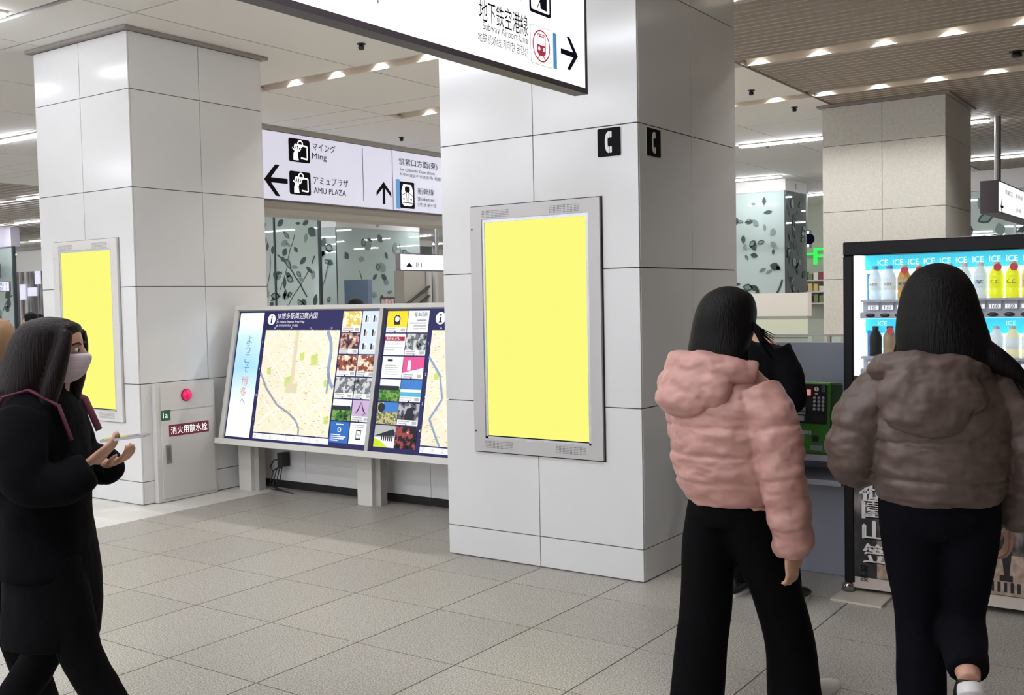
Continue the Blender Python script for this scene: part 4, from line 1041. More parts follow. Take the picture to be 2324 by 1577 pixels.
# signs and shop beyond the number 31 column
def lightbox(fr, u0, u1, v0, v1, label, rows=(), depth=.12, rods=(), name='hanging_sign', m=None):
    root = thing(name, fr.p((u0+u1)/2, v0, -depth/2), label, 'sign')
    MB().fbox(fr, u0, u1, v0, v1, -depth, -.01).build('housing', M_SFRAME, root)
    MB().fbox(fr, u0+.02, u1-.02, v0+.02, v1-.02, -.01, 0).build('lit_face', m or M_SIGN, root)
    for (s, a, b_, h, w) in rows:
        MB().text(fr, s, u0+a*(u1-u0), v0+b_*(v1-v0), h*(v1-v0), .003, w=w*(u1-u0) if w else None).build('lettering', M_NAVY, root)
    for a in rods:
        p0 = fr.p(u0+a*(u1-u0), v1, -depth/2); MB().tube([p0, (p0[0], p0[1], ZC)], .04, 12).build('hanger_rod', M_METAL, root)
    return root
fA2 = Fr((0, 22.2, 0), (1, 0, 0), (0, 0, 1))
u0, v0 = fA2.uv(1786, 565); u1, v1 = fA2.uv(1838, 522)
lightbox(fA2, u0, u1, v0, v1, 'white lit sign seen through the number 31 glass column', [('zell', .2, .3, .35, .35), ('●', .75, .2, .6, None)], rods=(.2, .8))
fA3 = Fr((0, 25.5, 0), (1, 0, 0), (0, 0, 1))
sh = thing('shop_front', (-8.2, 25.6, 0), 'convenience shop front with green letter sign and stocked shelves', 'shop')
MB().box(-9.6, -6.4, 25.6, 25.8, 0, ZC).build('fascia', mat('shop_grey', (186, 188, 172), rough=.6), sh)
u0, v0 = fA3.uv(1848, 600); u1, v1 = fA3.uv(1868, 563)
M_GRS = mat('green_neon', (20, 190, 60), emit=1.2, ecol=(30, 230, 70))
q = MB(); q.text(fA3, 'F', u0, v0, v1-v0, .05, w=.34); q.text(fA3, 'a', u0+.4, v0, (v1-v0)*.75, .05, w=.3); q.build('lettering', M_GRS, sh)
a, b_ = fA3.uv(1815, 580); a2, b2 = fA3.uv(1845, 574); MB().fbox(fA3, a, a2, b_, b2, 0, .05).build('green_bar', M_GRS, sh)
for k in range(3):
    z = 1.35+.28*k
    MB().fbox(fA3, u0-.4, u0+.9, z, z+.03, -.05, .25).build('shelf', M_HEAD, sh)
    R = random.Random(k)
    for j in range(9):
        c_ = [(196, 60, 66), (230, 226, 210), (120, 130, 90), (214, 190, 120), (150, 60, 70)][R.randrange(5)]
        MB().fbox(fA3, u0-.38+.14*j, u0-.27+.14*j, z+.03, z+.03+R.uniform(.12, .22), .02, .18).build('packet', mat('packet_%d_%d_%d' % c_, c_, rough=.5), sh)
u0, v0 = Fr((0, 21.0, 0), (1, 0, 0), (0, 0, 1)).uv(1790, 665); u1, v1 = Fr((0, 21.0, 0), (1, 0, 0), (0, 0, 1)).uv(1828, 597)
q = MB(); q.box(u0, u1, 21.0, 21.1, 0.0, v1); q.build('information_panel', mat('panel_bluegrey', (124, 138, 160), rough=.3), label='blue-grey standing panel behind the number 31 glass column', category='panel')

# right: glass wall, header and hanging sign behind the vending machine
gw = thing('glass_wall', (-2.0, 21.0, 0), 'leaf printed glass wall behind the far stone pillar', 'glass wall')
MB().box(-5.2, 2.0, 21.0, 21.2, 3.45, ZC-.002).build('header', M_HEAD, gw)
for k in range(4): MB().box(-5.2+1.8*k+.01, -5.2+1.8*(k+1)-.01, 21.05, 21.07, 0.02, 3.45).build('pane', M_LG, gw)
for k in range(5): MB().box(-5.22+1.8*k, -5.18+1.8*k, 21.03, 21.10, 0, 3.45).build('mullion', M_METAL, gw)
MB().box(-5.2, 2.0, 21.9, 22.0, 0, 3.45).build('back_panel', mat('glass_back', (222, 230, 226), rough=.7), gw)
leaves(gw, Fr((0, 21.05, 0), (1, 0, 0), (0, 0, 1)), -5.1, -1.2, 1.3, 3.4, 5, n=70, s=.3, branches=8)
XR = onZ(2295, 285, ZC)[0]+.11
fR = Fr((XR, 0, 0), (0, 1, 0), (0, 0, 1))
u0, v1 = fR.uv(2268, 408); _, v0 = fR.uv(2268, 482)
rs = lightbox(fR, u0, u0+3.2, v0, v1, 'white hanging direction sign behind the vending machine', [('筑紫口', .12, .62, .16, .16), ('新幹線', .36, .62, .16, .16), ('JR線', .36, .16, .16, .12)], depth=.22, rods=(.16,))
q = MB(); arrow(q, fR, u0+.16, (v0+v1)/2-.12, .2, math.pi, d=.004); q.build('arrow', M_NAVY, rs)

# ---- between the screen pillars, far behind the map board
fW = 21.0
gA = thing('glass_wall', (-15.0, 13.5, 0), 'leaf printed mint glass wall seen above the map board', 'glass wall')
YW = 14.6
xl = onY(606, 600, YW)[0]; xr = onY(726, 600, YW)[0]
MB().box(xl-3.5, xr, YW-.05, YW+.25, 3.62, ZC-.002).build('header', M_HEAD, gA)
for k in range(4):
    a = xl-3.5+(xr-xl+3.5)*k/4; b_ = xl-3.5+(xr-xl+3.5)*(k+1)/4
    MB().box(a+.01, b_-.01, YW, YW+.02, .02, 3.62).build('pane', M_LG, gA)
    MB().box(b_-.02, b_+.02, YW-.02, YW+.04, 0, 3.62).build('mullion', mat('post_dark', (40, 48, 50)), gA)
MB().box(xl-.35, xl+.12, YW+.5, YW+.9, 0, 3.62).build('inner_column', M_INCOL, gA)
MB().box(xl-3.5, xr*(YW+1.8)/YW-.15, YW+1.8, YW+1.9, 0, 3.62).build('back_panel', mat('glass_back', (196, 206, 204), rough=.7), gA)
leaves(gA, Fr((0, YW, 0), (1, 0, 0), (0, 0, 1)), xl-.6, xr-.05, 1.3, 3.55, 9, n=60, s=.24, branches=9)
c29 = onZ(762, 514, 3.60)
glass_column(c29[0], c29[1], 3.0, 3.4, '29', 'glass column with leaf print and number 29 on its header', 33, n=70, s=.3, mB=M_LG)
cc = onZ(900, 556, 3.60)
glass_column(cc[0], cc[1], 2.6, 2.0, '21', 'most distant glass column beside the lit hanging sign', 44, numface='A', s=.34, n=50)
fH = Fr((-13.0, 0, 0), (0, 1, 0), (0, 0, 1))
u0, v1 = fH.uv(908, 574); _, v0 = fH.uv(908, 614)
lightbox(fH, u0, u0+2.6, v0, v1, 'white lit hanging sign above the stairway wall', [('▲ 旧', .06, .2, .3, .18), ('乗り場', .55, .2, .3, .2)], rods=(.45,))
# grey stair wall with handrails
st = thing('stair_wall', (-16.5, 19, 0), 'grey stairway wall with sloping handrails', 'wall')
xw = -16.0
fS = Fr((xw, 0, 0), (0, 1, 0), (0, 0, 1))
ya, _ = fS.uv(917, 640)
MB().box(xw-.3, xw, ya, ya+6, 0, fS.uv(960, 615)[1]).build('wall_slab', mat('stair_grey', (190, 182, 168), rough=.5), st)
for dz in (0, -.22):
    p_, q_ = fS.uv(918, 690), fS.uv(968, 650)
    MB().tube([fS.p(p_[0], p_[1]+dz, .08), fS.p(q_[0], q_[1]+dz, .08)], .035, 10).build('handrail', mat('rail_dark', (70, 66, 62), rough=.4, metal=.4), st)
for x in (969, 984):
    p_ = fS.uv(x, 650); MB().box(xw+.02, xw+.10, p_[0]-.06, p_[0]+.06, 0, fS.uv(960, 600)[1]).build('post', M_HEAD, st)
fN2 = Fr((0, 20.0, 0), (1, 0, 0), (0, 0, 1))
u0, v1 = fN2.uv(863, 675); u1, v0 = fN2.uv(897, 692)
q = thing('notice_board', ((u0+u1)/2, 20.0, 0), 'dark red notice board on a post behind the map board', 'sign')
MB().fbox(fN2, u0, u1, v0-.3, v1, -.05, 0).build('board', mat('notice_maroon', (84, 44, 44), rough=.5), q)
MB().fbox(fN2, u0+.03, u1-.03, v0-.25, v1-.04, 0, .004).build('notice_print', mat('notice_pale', (196, 170, 160), noise_scale=14, noise_amt=.5), q)
MB().fbox(fN2, (u0+u1)/2-.03, (u0+u1)/2+.03, 0, v0-.3, -.05, 0).build('post', M_METAL, q)
fP2 = Fr((0, 16.6, 0), (1, 0, 0), (0, 0, 1))
u0, v1 = fP2.uv(781, 636); u1, _ = fP2.uv(835, 636)
MB().box(u0, u1, 16.6, 16.72, 0, v1).build('information_panel', mat('panel_bluegrey', (124, 138, 160)), label='blue-grey standing panel in front of the number 29 glass column', category='panel')

# ---- far left behind the walking woman
fL = Fr((0, 15.5, 0), (1, 0, 0), (0, 0, 1))
gl = thing('glass_wall', (-27, 15.5, 0), 'leaf printed glass wall far beyond the hydrant pillar', 'glass wall')
xe = fL.uv(31, 600)[0]
MB().box(xe-6, xe, 15.45, 15.7, 3.3, ZC-.002).build('header', mat('header_lilac', (190, 184, 196), rough=.5), gl)
for k in range(3): MB().box(xe-6+2*k+.01, xe-6+2*k+1.99, 15.5, 15.52, .02, 3.3).build('pane', M_LG, gl)
for k in range(4): MB().box(xe-6+2*k-.03, xe-6+2*k+.03, 15.47, 15.55, 0, 3.3).build('mullion', mat('post_dark', (40, 48, 50)), gl)
MB().box(xe-6, xe*16.6/15.5-.15, 16.6, 16.7, 0, 3.3).build('back_panel', mat('glass_back_green', (206, 218, 210), rough=.7), gl)
leaves(gl, fL, xe-2.2, xe-.05, 1.0, 3.0, 12, n=26, s=.3, branches=4)
u0, v0 = fL.uv(0, 632); u1, v1 = fL.uv(29, 598)
fL2 = Fr((0, 15.2, 0), (1, 0, 0), (0, 0, 1))
lightbox(fL2, u0-1.2, u1-.15, v0, v1, 'white sign with shopping pictogram on the far glass wall', [('門', .72, .15, .45, None)], depth=.05, rods=(.1, .9), m=M_SIGN2)
fL2 = Fr((0, 14.9, 0), (1, 0, 0), (0, 0, 1)); u0, v0 = fL2.uv(-20, 663); u1, v1 = fL2.uv(20, 638)
lightbox(fL2, u0, u1, v0, v1, 'smaller white sign with floor numbers on the far glass wall', [('M3 ↗', .5, .55, .3, .4), ('D5 →', .5, .12, .3, .4)], depth=.05, rods=(.1,), m=M_SIGN2)
# passage with doors further on
fD = Fr((0, 22.0, 0), (1, 0, 0), (0, 0, 1))
pg = thing('passage_front', (-37, 22, 0), 'grey passage front with white fascia and steel posts far away', 'passage')
ua, va = fD.uv(38, 598); ub, vb = fD.uv(92, 615)
MB().fbox(fD, ua, ub+1.5, vb, min(va+.5, ZC-.01), -.3, 0).build('fascia', M_GREYW, pg)
MB().fbox(fD, ua-.4, ub+2.5, 0, vb, -.9, -.8).build('back_panel', mat('passage_grey', (122, 116, 118), rough=.6, noise_scale=4, noise_amt=.3, stretch=(6, 1, .4)), pg)
for x in (40, 52, 67, 72, 90, 96):
    p_ = fD.uv(x, 680)[0]; MB().fbox(fD, p_-.06, p_+.06, 0, vb, -.05, .05).build('post', M_METAL, pg)
for k, (x0, x1, y0, y1) in enumerate(((54, 65, 645, 680), (72, 90, 652, 672), (88, 98, 615, 645))):
    a, b_ = fD.uv(x0, y1); c, d = fD.uv(x1, y0)
    MB().fbox(fD, a, c, b_, d, .1, .15).build('white_notice', M_SIGN2, pg)

# ---- small ceiling fittings
for x, y, lb in ((820, 102, 'small dark sprinkler head on the panels above the map board'), (1705, 207, 'small dark sprinkler head beside the slatted ceiling edge'), (1803, 245, 'small dark sprinkler head near the far stone pillar'), (2308, 120, 'dark round ceiling speaker among the slats'), (911, 313, 'tiny dark sprinkler head before the long backlit sign'), (1742, 328, 'tiny smoke detector between the far ceiling lamps')):
    p_ = onZ(x, y, ZC-.01); fz = Fr((p_[0], p_[1], ZC), (1, 0, 0), (0, -1, 0)); r = .05 if x > 2000 else .028
    MB().lathe(fz, [(r*1.4, 0), (r*1.4, .006), (r*.7, .012), (r, .03), (r*.8, .05), (r*.2, .055)], 14).build('ceiling_sprinkler' if x < 2000 else 'ceiling_speaker', M_DARK, smooth=False, label=lb, category='sprinkler' if x < 2000 else 'speaker')

# ================================================================ PEOPLE
def spline(P, n):
    """Catmull-Rom through the rows of P"""
    P = np.array(P, float); Q = np.vstack([2*P[0]-P[1], P, 2*P[-1]-P[-2]]); out = []; m = len(P)-1
    for i in range(n):
        t = i/(n-1)*m; k = min(int(t), m-1); s = t-k; a, b, c, d = Q[k:k+4]
        out.append(.5*((2*b)+(-a+c)*s+(2*a-5*b+4*c-d)*s*s+(-a+3*b-3*c+d)*s**3))
    return np.array(out)
def quilt(s, seams, w, amp):
    return 1-amp*sum(math.exp(-((s-q)/w)**2) for q in seams)
def torso(mb, rows, n=40, seg=36, seams=(), amp=.07, w=.013, sq=1.0):
    """rows (z, cx, cy, rx, ry); seams are heights where the quilting pulls in"""
    rings = []
    for z, cx, cy, rx, ry in spline(rows, n):
        k = quilt(z, seams, w, amp) if len(seams) else 1
        ring = []
        for i in range(seg):
            a = 2*math.pi*i/seg; c, s_ = math.cos(a), math.sin(a)
            ring.append((cx+max(rx, .004)*k*math.copysign(abs(c)**sq, c), cy+max(ry, .004)*k*math.copysign(abs(s_)**sq, s_), z))
        rings.append(ring)
    return mb.loft(rings)
def limb(mb, rows, n=24, seg=16, seams=(), amp=.12, w=.02):
    """rows (x, y, z, r); seams as fractions of the length"""
    S = spline(rows, n); pts = S[:, :3]; rs = [max(r, .003)*(quilt(i/(n-1), seams, w, amp) if len(seams) else 1) for i, r in enumerate(S[:, 3])]
    return mb.tube(pts, rs, seg)
def ball(mb, c, r, n=14, seg=18):
    rings = []
    for i in range(n+1):
        a = -math.pi/2+math.pi*i/n; k = max(math.cos(a), .02)
        rings.append([(c[0]+r[0]*k*math.cos(2*math.pi*j/seg), c[1]+r[1]*k*math.sin(2*math.pi*j/seg), c[2]+r[2]*math.sin(a)) for j in range(seg)])
    return mb.loft(rings)
def fuse(mb, voxel=.008, smooth=4, wrinkle=0.0, wscale=9.0, wst=(1, 1, 1), seed=0.0):
    """merge overlapping closed pieces into one continuous surface"""
    me = bpy.data.meshes.new('tmp'); me.from_pydata(mb.v, [], mb.f); o = bpy.data.objects.new('tmp', me); COL.objects.link(o)
    r = o.modifiers.new('r', 'REMESH'); r.mode = 'VOXEL'; r.voxel_size = voxel; r.use_smooth_shade = True
    if smooth: s = o.modifiers.new('s', 'SMOOTH'); s.iterations = smooth; s.factor = .5
    dg = bpy.context.evaluated_depsgraph_get(); m2 = bpy.data.meshes.new_from_object(o.evaluated_get(dg))
    V = np.empty(len(m2.vertices)*3); m2.vertices.foreach_get('co', V); V = V.reshape(-1, 3)
    if wrinkle:
        N = np.empty(len(m2.vertices)*3); m2.vertex_normals.foreach_get('vector', N); N = N.reshape(-1, 3)
        d = np.array([noise.fractal((v[0]*wscale*wst[0]+seed, v[1]*wscale*wst[1], v[2]*wscale*wst[2]), 1.0, 2.0, 3) for v in V])
        V = V+N*(d*wrinkle)[:, None]
    F = [tuple(p.vertices) for p in m2.polygons]
    bpy.data.objects.remove(o); bpy.data.meshes.remove(me); bpy.data.meshes.remove(m2)
    out = MB(); out.v = [tuple(v) for v in V]; out.f = F; out.m = [0]*len(F); return out
def hand(mb, wrist, d, up, side, s=1.0, curl=.5):
    """palm, four fingers of unequal length and a thumb; d = direction of the fingers, up = back of the hand, side = towards the thumb"""
    d, up, side = [np.array(q, float)/np.linalg.norm(q) for q in (d, up, side)]; w = np.array(wrist, float)
    mb.tube([w-d*.03*s, w+d*.01*s, w+d*.05*s, w+d*.088*s], [(.022*s, .019*s), (.03*s, .017*s), (.038*s, .016*s), (.036*s, .012*s)], 14) if False else None
    rings = []
    for t, a, b in ((-.03, .024, .018), (.0, .025, .017), (.03, .036, .017), (.06, .040, .015), (.088, .038, .012)):
        c = w+d*t*s; rings.append([c+side*a*s*math.cos(2*math.pi*k/14)+up*b*s*math.sin(2*math.pi*k/14) for k in range(14)])
    mb.loft(rings)
    for off, L in ((.029, .070), (.010, .080), (-.010, .074), (-.028, .058)):
        p = w+d*.08*s+side*off*s; pts = [p-d*.02*s, p]; dd = d.copy(); ang = 0
        for k, f in enumerate((.45, .32, .23)):
            ang += curl*(.55+.25*k); q = d*math.cos(ang)-up*math.sin(ang); p = p+q*L*f*s; pts.append(p)
        mb.tube(pts, [.0085*s, .009*s, .0085*s, .008*s, .0062*s], 8)
    p = w+d*.022*s+side*.03*s
    mb.tube([p-side*.012*s, p+side*.018*s+d*.016*s, p+side*.03*s+d*.042*s-up*.012*s, p+side*.026*s+d*.066*s-up*.022*s], [.013*s, .0115*s, .0098*s, .007*s], 8)
def head_shape(mb, c, s=1.0, face=True):
    """c = chin height centre; local +y is the face; s=1 is 0.22 m high"""
    x, y, z = c
    rows = [(.0, .034, .03, .030, .0), (.012, .046, .05, .045, .012), (.04, .058, .066, .062, .01), (.075, .067, .078, .085, .006), (.11, .073, .082, .098, .002), (.145, .076, .082, .104, .0), (.18, .070, .074, .096, -.002), (.205, .052, .054, .072, -.004), (.22, .02, .022, .03, -.006)]
    rings = []
    for q in spline([(a, b, f, bk, o) for a, b, f, bk, o in rows], 22):
        h, w, f, bk, o = q; ring = []
        for i in range(24):
            a = 2*math.pi*i/24; cy = math.sin(a); ring.append((x+w*s*math.cos(a), y+(o+(f if cy > 0 else bk)*cy)*s, z+h*s))
        rings.append(ring)
    mb.loft(rings)
    if face:
        mb.tube([(x, y+.078*s, z+.125*s), (x, y+.092*s, z+.098*s), (x, y+.100*s, z+.080*s), (x, y+.080*s, z+.070*s)], [.007*s, .010*s, .014*s, .008*s], 8)
        for q in (-1, 1):
            ball(mb, (x+q*.030*s, y+.066*s, z+.132*s), (.024*s, .012*s, .008*s), 8, 10)          # brow ridge
            ball(mb, (x+q*.078*s, y-.005*s, z+.098*s), (.008*s, .018*s, .030*s), 8, 10)          # ear
        ball(mb, (x, y+.074*s, z+.042*s), (.022*s, .012*s, .006*s), 6, 10); ball(mb, (x, y+.073*s, z+.034*s), (.019*s, .011*s, .006*s), 6, 10)
    return mb
def person(px, py, D, yaw, label, grp=None):
    p = atD(px, py, D); root = thing('person', (p[0], p[1], 0), label, 'person', grp)
    root.rotation_euler = (0, 0, -math.radians(yaw)); WORLD[root.name] = np.zeros(3); return root
M_SKIN = mat('skin', (206, 158, 134), rough=.5, noise_scale=30, noise_amt=.05)
M_HAIR = mat('hair_black', (14, 11, 11), rough=.5, bump=.5, bump_scale=12, stretch=(14, 14, .8), spec=.18)
M_EYE = mat('eye_white', (236, 232, 228), rough=.2); M_IRIS = mat('eye_dark', (30, 22, 20), rough=.15); M_LIP = mat('lips', (176, 96, 92), rough=.5); M_BROW = mat('brow', (48, 36, 32), rough=.8)
M_BLACKC = mat('black_cloth', (13, 12, 16), rough=.9, spec=.1, bump=.3, bump_scale=60, noise_scale=5, noise_amt=.2)
M_TROU = mat('black_trousers', (9, 8, 10), rough=.9, spec=.1, bump=.25, bump_scale=50)
M_NAVT = mat('dark_navy_trousers', (13, 13, 20), rough=.9, spec=.1, bump=.25, bump_scale=50)
M_PINK = mat('pink_puffer', (194, 146, 137), rough=.45, bump=.35, bump_scale=16, noise_scale=4, noise_amt=.06)
M_GRAYJ = mat('taupe_puffer', (98, 82, 75), rough=.48, bump=.35, bump_scale=18, noise_scale=4, noise_amt=.08)
M_SHOEW = mat('white_shoe', (232, 228, 226), rough=.5); M_SHOEB = mat('black_shoe', (24, 23, 25), rough=.5)
def body(root, rows_torso, chin, hs, legs, arms, hands, voxel=.006, face=True):
    b = MB()
    torso(b, rows_torso, n=26, seg=24)
    head_shape(b, chin, hs, face)
    b.tube([(chin[0], chin[1]-.03, chin[2]-.10), (chin[0], chin[1]-.02, chin[2]-.02), (chin[0], chin[1]-.01, chin[2]+.05)], [.056, .05, .05], 14)
    for l in legs: limb(b, l, 22, 14)
    for a in arms: limb(b, a, 18, 12)
    for h in hands: hand(b, *h)
    m = fuse(b, voxel, 2)
    fx = Fr((chin[0], chin[1], chin[2]), (-1, 0, 0), (0, 0, 1))       # face plane, outward +y
    if face:
        for q in (-1, 1):
            k = len(m.f); ball(m, (chin[0]+q*.031*hs, chin[1]+.0735*hs, chin[2]+.112*hs), (.014*hs, .0085*hs, .0085*hs), 8, 12)
            k2 = len(m.f); ball(m, (chin[0]+q*.031*hs, chin[1]+.0805*hs, chin[2]+.112*hs), (.0062*hs, .0035*hs, .0064*hs), 6, 10)
            k3 = len(m.f); m.tube([(chin[0]+q*.014*hs, chin[1]+.083*hs, chin[2]+.132*hs), (chin[0]+q*.032*hs, chin[1]+.082*hs, chin[2]+.138*hs), (chin[0]+q*.05*hs, chin[1]+.068*hs, chin[2]+.132*hs)], .0035*hs, 6)
            for i in range(k, k2): m.m[i] = 1
            for i in range(k2, k3): m.m[i] = 2
            for i in range(k3, len(m.f)): m.m[i] = 3
    return m.build('body', [M_SKIN, M_EYE, M_IRIS, M_BROW], root, smooth=True)
def hair_strands(mb, R, top, tips, n, r=.004):
    """thin tapered locks from around the crown down to the tips outline"""
    for k in range(n):
        a = R.uniform(*tips['ang']); c, s_ = math.cos(a), math.sin(a)
        z1 = tips['z']+R.uniform(-tips['dz'], tips['dz']); rx, ry = tips['r']
        p0 = (top[0]+tips['mid'][0]*c*.96, top[1]+tips['mid'][1]*s_*.96, tips['zm']+R.uniform(-.02, .02))
        p2 = (top[0]+rx*c*R.uniform(.93, 1.03), top[1]+ry*s_*R.uniform(.93, 1.05), z1)
        p1 = tuple((u_+v_)/2*1.0 for u_, v_ in zip(p0, p2))
        mb.tube([p0, p1, p2], [r*.9, r*.7, r*.12], 4)
def shoe(root, x, y, z, ang, mats, L=.25, pitch=0.0, sole=None):
    """low sneaker; ang turns it about the vertical, pitch lifts the heel"""
    m = MB(); ca, sa = math.cos(ang), math.sin(ang); cp, sp = math.cos(pitch), math.sin(pitch)
    def T(a, b_, c):                       # a sideways, b forwards (toe), c up
        b2, c2 = b_*cp+c*sp, -b_*sp+c*cp
        return (x+a*ca-b2*sa, y+a*sa+b2*ca, z+c2)
    rows = [(-.07, .032, .07), (-.05, .038, .085), (0, .040, .09), (.05, .043, .07), (.10, .047, .055), (.14, .042, .042), (.165, .028, .03), (.175, .012, .02)]
    k = L/.25; rings = []
    for b_, w, h in spline(rows, 20):
        rings.append([T(w*k*math.cos(2*math.pi*i/16), b_*k, .018+max(0, h*.5*(1+math.sin(2*math.pi*i/16)))*k) for i in range(16)])
    m.loft(rings); o = m.build('shoe', mats, root, smooth=True)
    s_ = MB(); rings = []
    for c in (0, .02):
        rings.append([T((.050 if -.0 else .046)*k*math.cos(t)*(1-.25*max(0, math.sin(t))), (.05+.13*math.sin(t))*k, c) for t in [2*math.pi*i/24 for i in range(24)]])
    s_.loft(rings); s_.build('sole', sole or M_SHOEW, o)
    return o
R_ = random.Random(3)

# ---------------------------------------------------------------- woman in the pink puffer jacket, walking away
W1 = person(1652, 700, 3.8, 18, 'person in pink puffer jacket and wide black trousers walking past the pillar')
LH = [(-.085, 0, .88, .085), (-.09, -.02, .66, .07), (-.10, -.03, .47, .055), (-.11, -.05, .26, .05), (-.115, -.07, .09, .036)]
RH = [(.085, 0, .88, .085), (.09, .07, .67, .07), (.10, .15, .49, .055), (.11, .21, .28, .05), (.115, .24, .09, .036)]
body(W1, [(.80, 0, 0, .13, .10), (.90, 0, 0, .155, .11), (1.02, 0, 0, .13, .095), (1.16, 0, 0, .15, .10), (1.30, 0, -.01, .17, .08), (1.36, 0, -.02, .08, .06)], (0.012, -.005, 1.405), .95,
     [LH, RH], [[(.17, -.01, 1.28, .045), (.235, -.02, 1.02, .04), (.245, .03, .72, .028)], [(-.17, -.01, 1.28, .045), (-.2, .05, 1.02, .04), (-.08, .24, 1.06, .028)]],
     [((.245, .035, .70), (.0, .12, -1), (1, 0, 0), (0, 1, .1), .95, .55), ((-.07, .25, 1.06), (.4, 1, .3), (0, 0, -1), (1, -.3, 0), .95, .5)])
t = MB()
torso(t, [(.76, 0, .0, .12, .10), (.82, 0, 0, .155, .125), (.90, 0, 0, .155, .13), (1.0, 0, 0, .14, .115)], 16, 28)
for s_, rows in ((-1, [(-.07, 0, .84, .098), (-.085, -.02, .66, .10), (-.098, -.03, .47, .096), (-.11, -.05, .27, .10), (-.115, -.07, .07, .106)]), (1, [(.07, 0.0, .84, .098), (.085, .07, .67, .10), (.10, .15, .49, .092), (.11, .21, .28, .092), (.115, .225, .07, .10)])):
    limb(t, rows, 26, 22)
fuse(t, .010, 6, .010, 5.0, (1, 1, .35), 2.0).build('trousers', M_TROU, W1, smooth=True)
j = MB()
seams = (.935, 1.035, 1.135, 1.235)
torso(j, [(.845, 0, 0, .165, .135), (.875, 0, 0, .182, .150), (.93, 0, -.005, .205, .172), (1.02, 0, -.01, .222, .19), (1.12, 0, -.01, .222, .19), (1.20, 0, -.015, .212, .178), (1.27, 0, -.02, .185, .15), (1.325, 0, -.025, .13, .115), (1.365, 0, -.02, .10, .10)], 90, 44, seams, .05, .007)
limb(j, [(.14, -.015, 1.245, .095), (.215, -.02, 1.15, .092), (.25, -.025, 1.02, .082), (.262, .0, .86, .078), (.258, .03, .735, .072), (.255, .035, .685, .052)], 90, 24, (.24, .46, .68, .88), .075, .010)
limb(j, [(-.14, -.015, 1.245, .095), (-.20, .0, 1.15, .09), (-.215, .06, 1.04, .08), (-.16, .16, 1.03, .075), (-.10, .22, 1.05, .065), (-.085, .235, 1.055, .05)], 90, 24, (.24, .46, .68, .88), .075, .010)
fuse(j, .0062, 1, .011, 8.0, (1, 1, 2.0), 4.0).build('jacket', M_PINK, W1, smooth=True)
h = MB()
ball(h, (-.03, -.155, 1.275), (.165, .085, .10)); ball(h, (-.05, -.19, 1.235), (.13, .06, .07))
limb(h, [(-.17, -.05, 1.335, .045), (-.12, -.14, 1.352, .052), (-.01, -.17, 1.352, .052), (.09, -.13, 1.345, .05), (.15, -.04, 1.32, .042)], 24, 16)
fuse(h, .0075, 3, .010, 11.0, (1, 1, 1.5), 7.0).build('hood', M_PINK, W1, smooth=True)
hm = MB()
torso(hm, [(1.33, 0, -.07, .10, .05), (1.39, .0, -.065, .118, .08), (1.46, .0, -.035, .116, .108), (1.54, .005, -.018, .105, .115), (1.60, .01, -.01, .082, .09), (1.628, .01, -.01, .035, .04), (1.634, .01, -.01, .01, .01)], 40, 36)
hm = fuse(hm, .007, 3)
hair_strands(hm, R_, (0, -.045), dict(ang=(3.0, 6.5), z=1.36, dz=.03, r=(.118, .10), mid=(.112, .095), zm=1.45), 260, .004)
for k in range(14): hm.tube([(.09, .0, 1.52), (.125, .03, 1.48-.004*k), (.14+.004*R_.random(), .07+.02*R_.random(), 1.455-.008*k)], [.004, .003, .001], 5)
hm.build('hair', M_HAIR, W1, smooth=True)
shoe(W1, -.115, -.06, .0, 0, M_SHOEW, .24, 0); shoe(W1, .118, .28, .03, -.15, M_SHOEW, .26, -.25)

# ---------------------------------------------------------------- woman in the taupe puffer jacket
W2 = person(2128, 700, 3.5, -22, 'person in taupe puffer jacket and dark trousers in front of the vending machine')
body(W2, [(.82, 0, 0, .13, .10), (.92, 0, 0, .155, .11), (1.05, 0, 0, .13, .095), (1.2, 0, 0, .15, .10), (1.34, 0, -.01, .17, .08), (1.40, 0, -.02, .08, .06)], (0.0, -.0, 1.455), 1.0,
     [[(-.085, 0, .90, .085), (-.065, .03, .68, .075), (-.05, .06, .48, .058), (-.045, .04, .26, .055), (-.045, .02, .10, .04)], [(.085, 0, .90, .085), (.085, .03, .68, .075), (.075, .05, .50, .058), (.065, -.10, .41, .05), (.06, -.21, .355, .034)]],
     [[(.17, -.01, 1.33, .045), (.26, -.02, 1.08, .04), (.25, .10, .82, .028)], [(-.17, -.01, 1.33, .045), (-.26, -.02, 1.10, .04), (-.20, .18, .98, .028)]],
     [((.25, .11, .80), (.0, .2, -1), (1, 0, 0), (0, 1, .1), .95, .5), ((-.195, .20, .97), (.3, 1, -.1), (-.6, .2, .6), (.5, 0, .8), .95, .6)])
t = MB()
torso(t, [(.78, 0, .0, .13, .11), (.84, 0, 0, .185, .14), (.94, 0, 0, .19, .145), (1.04, 0, 0, .16, .12)], 16, 28)
limb(t, [(-.08, 0, .86, .112), (-.065, .03, .68, .10), (-.05, .06, .48, .085), (-.045, .04, .28, .078), (-.045, .02, .09, .074)], 26, 22)
limb(t, [(.085, 0, .86, .112), (.085, .02, .68, .10), (.075, .045, .51, .085), (.068, -.07, .43, .076), (.062, -.175, .372, .066)], 26, 22)
fuse(t, .010, 6, .012, 5.0, (1, 1, .4), 12.0).build('trousers', M_NAVT, W2, smooth=True)
j = MB()
seams = (.985, 1.11, 1.23)
torso(j, [(.895, 0, 0, .190, .16), (.925, 0, 0, .208, .178), (.98, 0, 0, .222, .195), (1.06, 0, -.005, .232, .20), (1.16, 0, -.01, .235, .20), (1.23, 0, -.015, .23, .185), (1.31, 0, -.02, .19, .15), (1.36, 0, -.02, .13, .12), (1.40, 0, -.02, .105, .105)], 90, 44, seams, .045, .008)
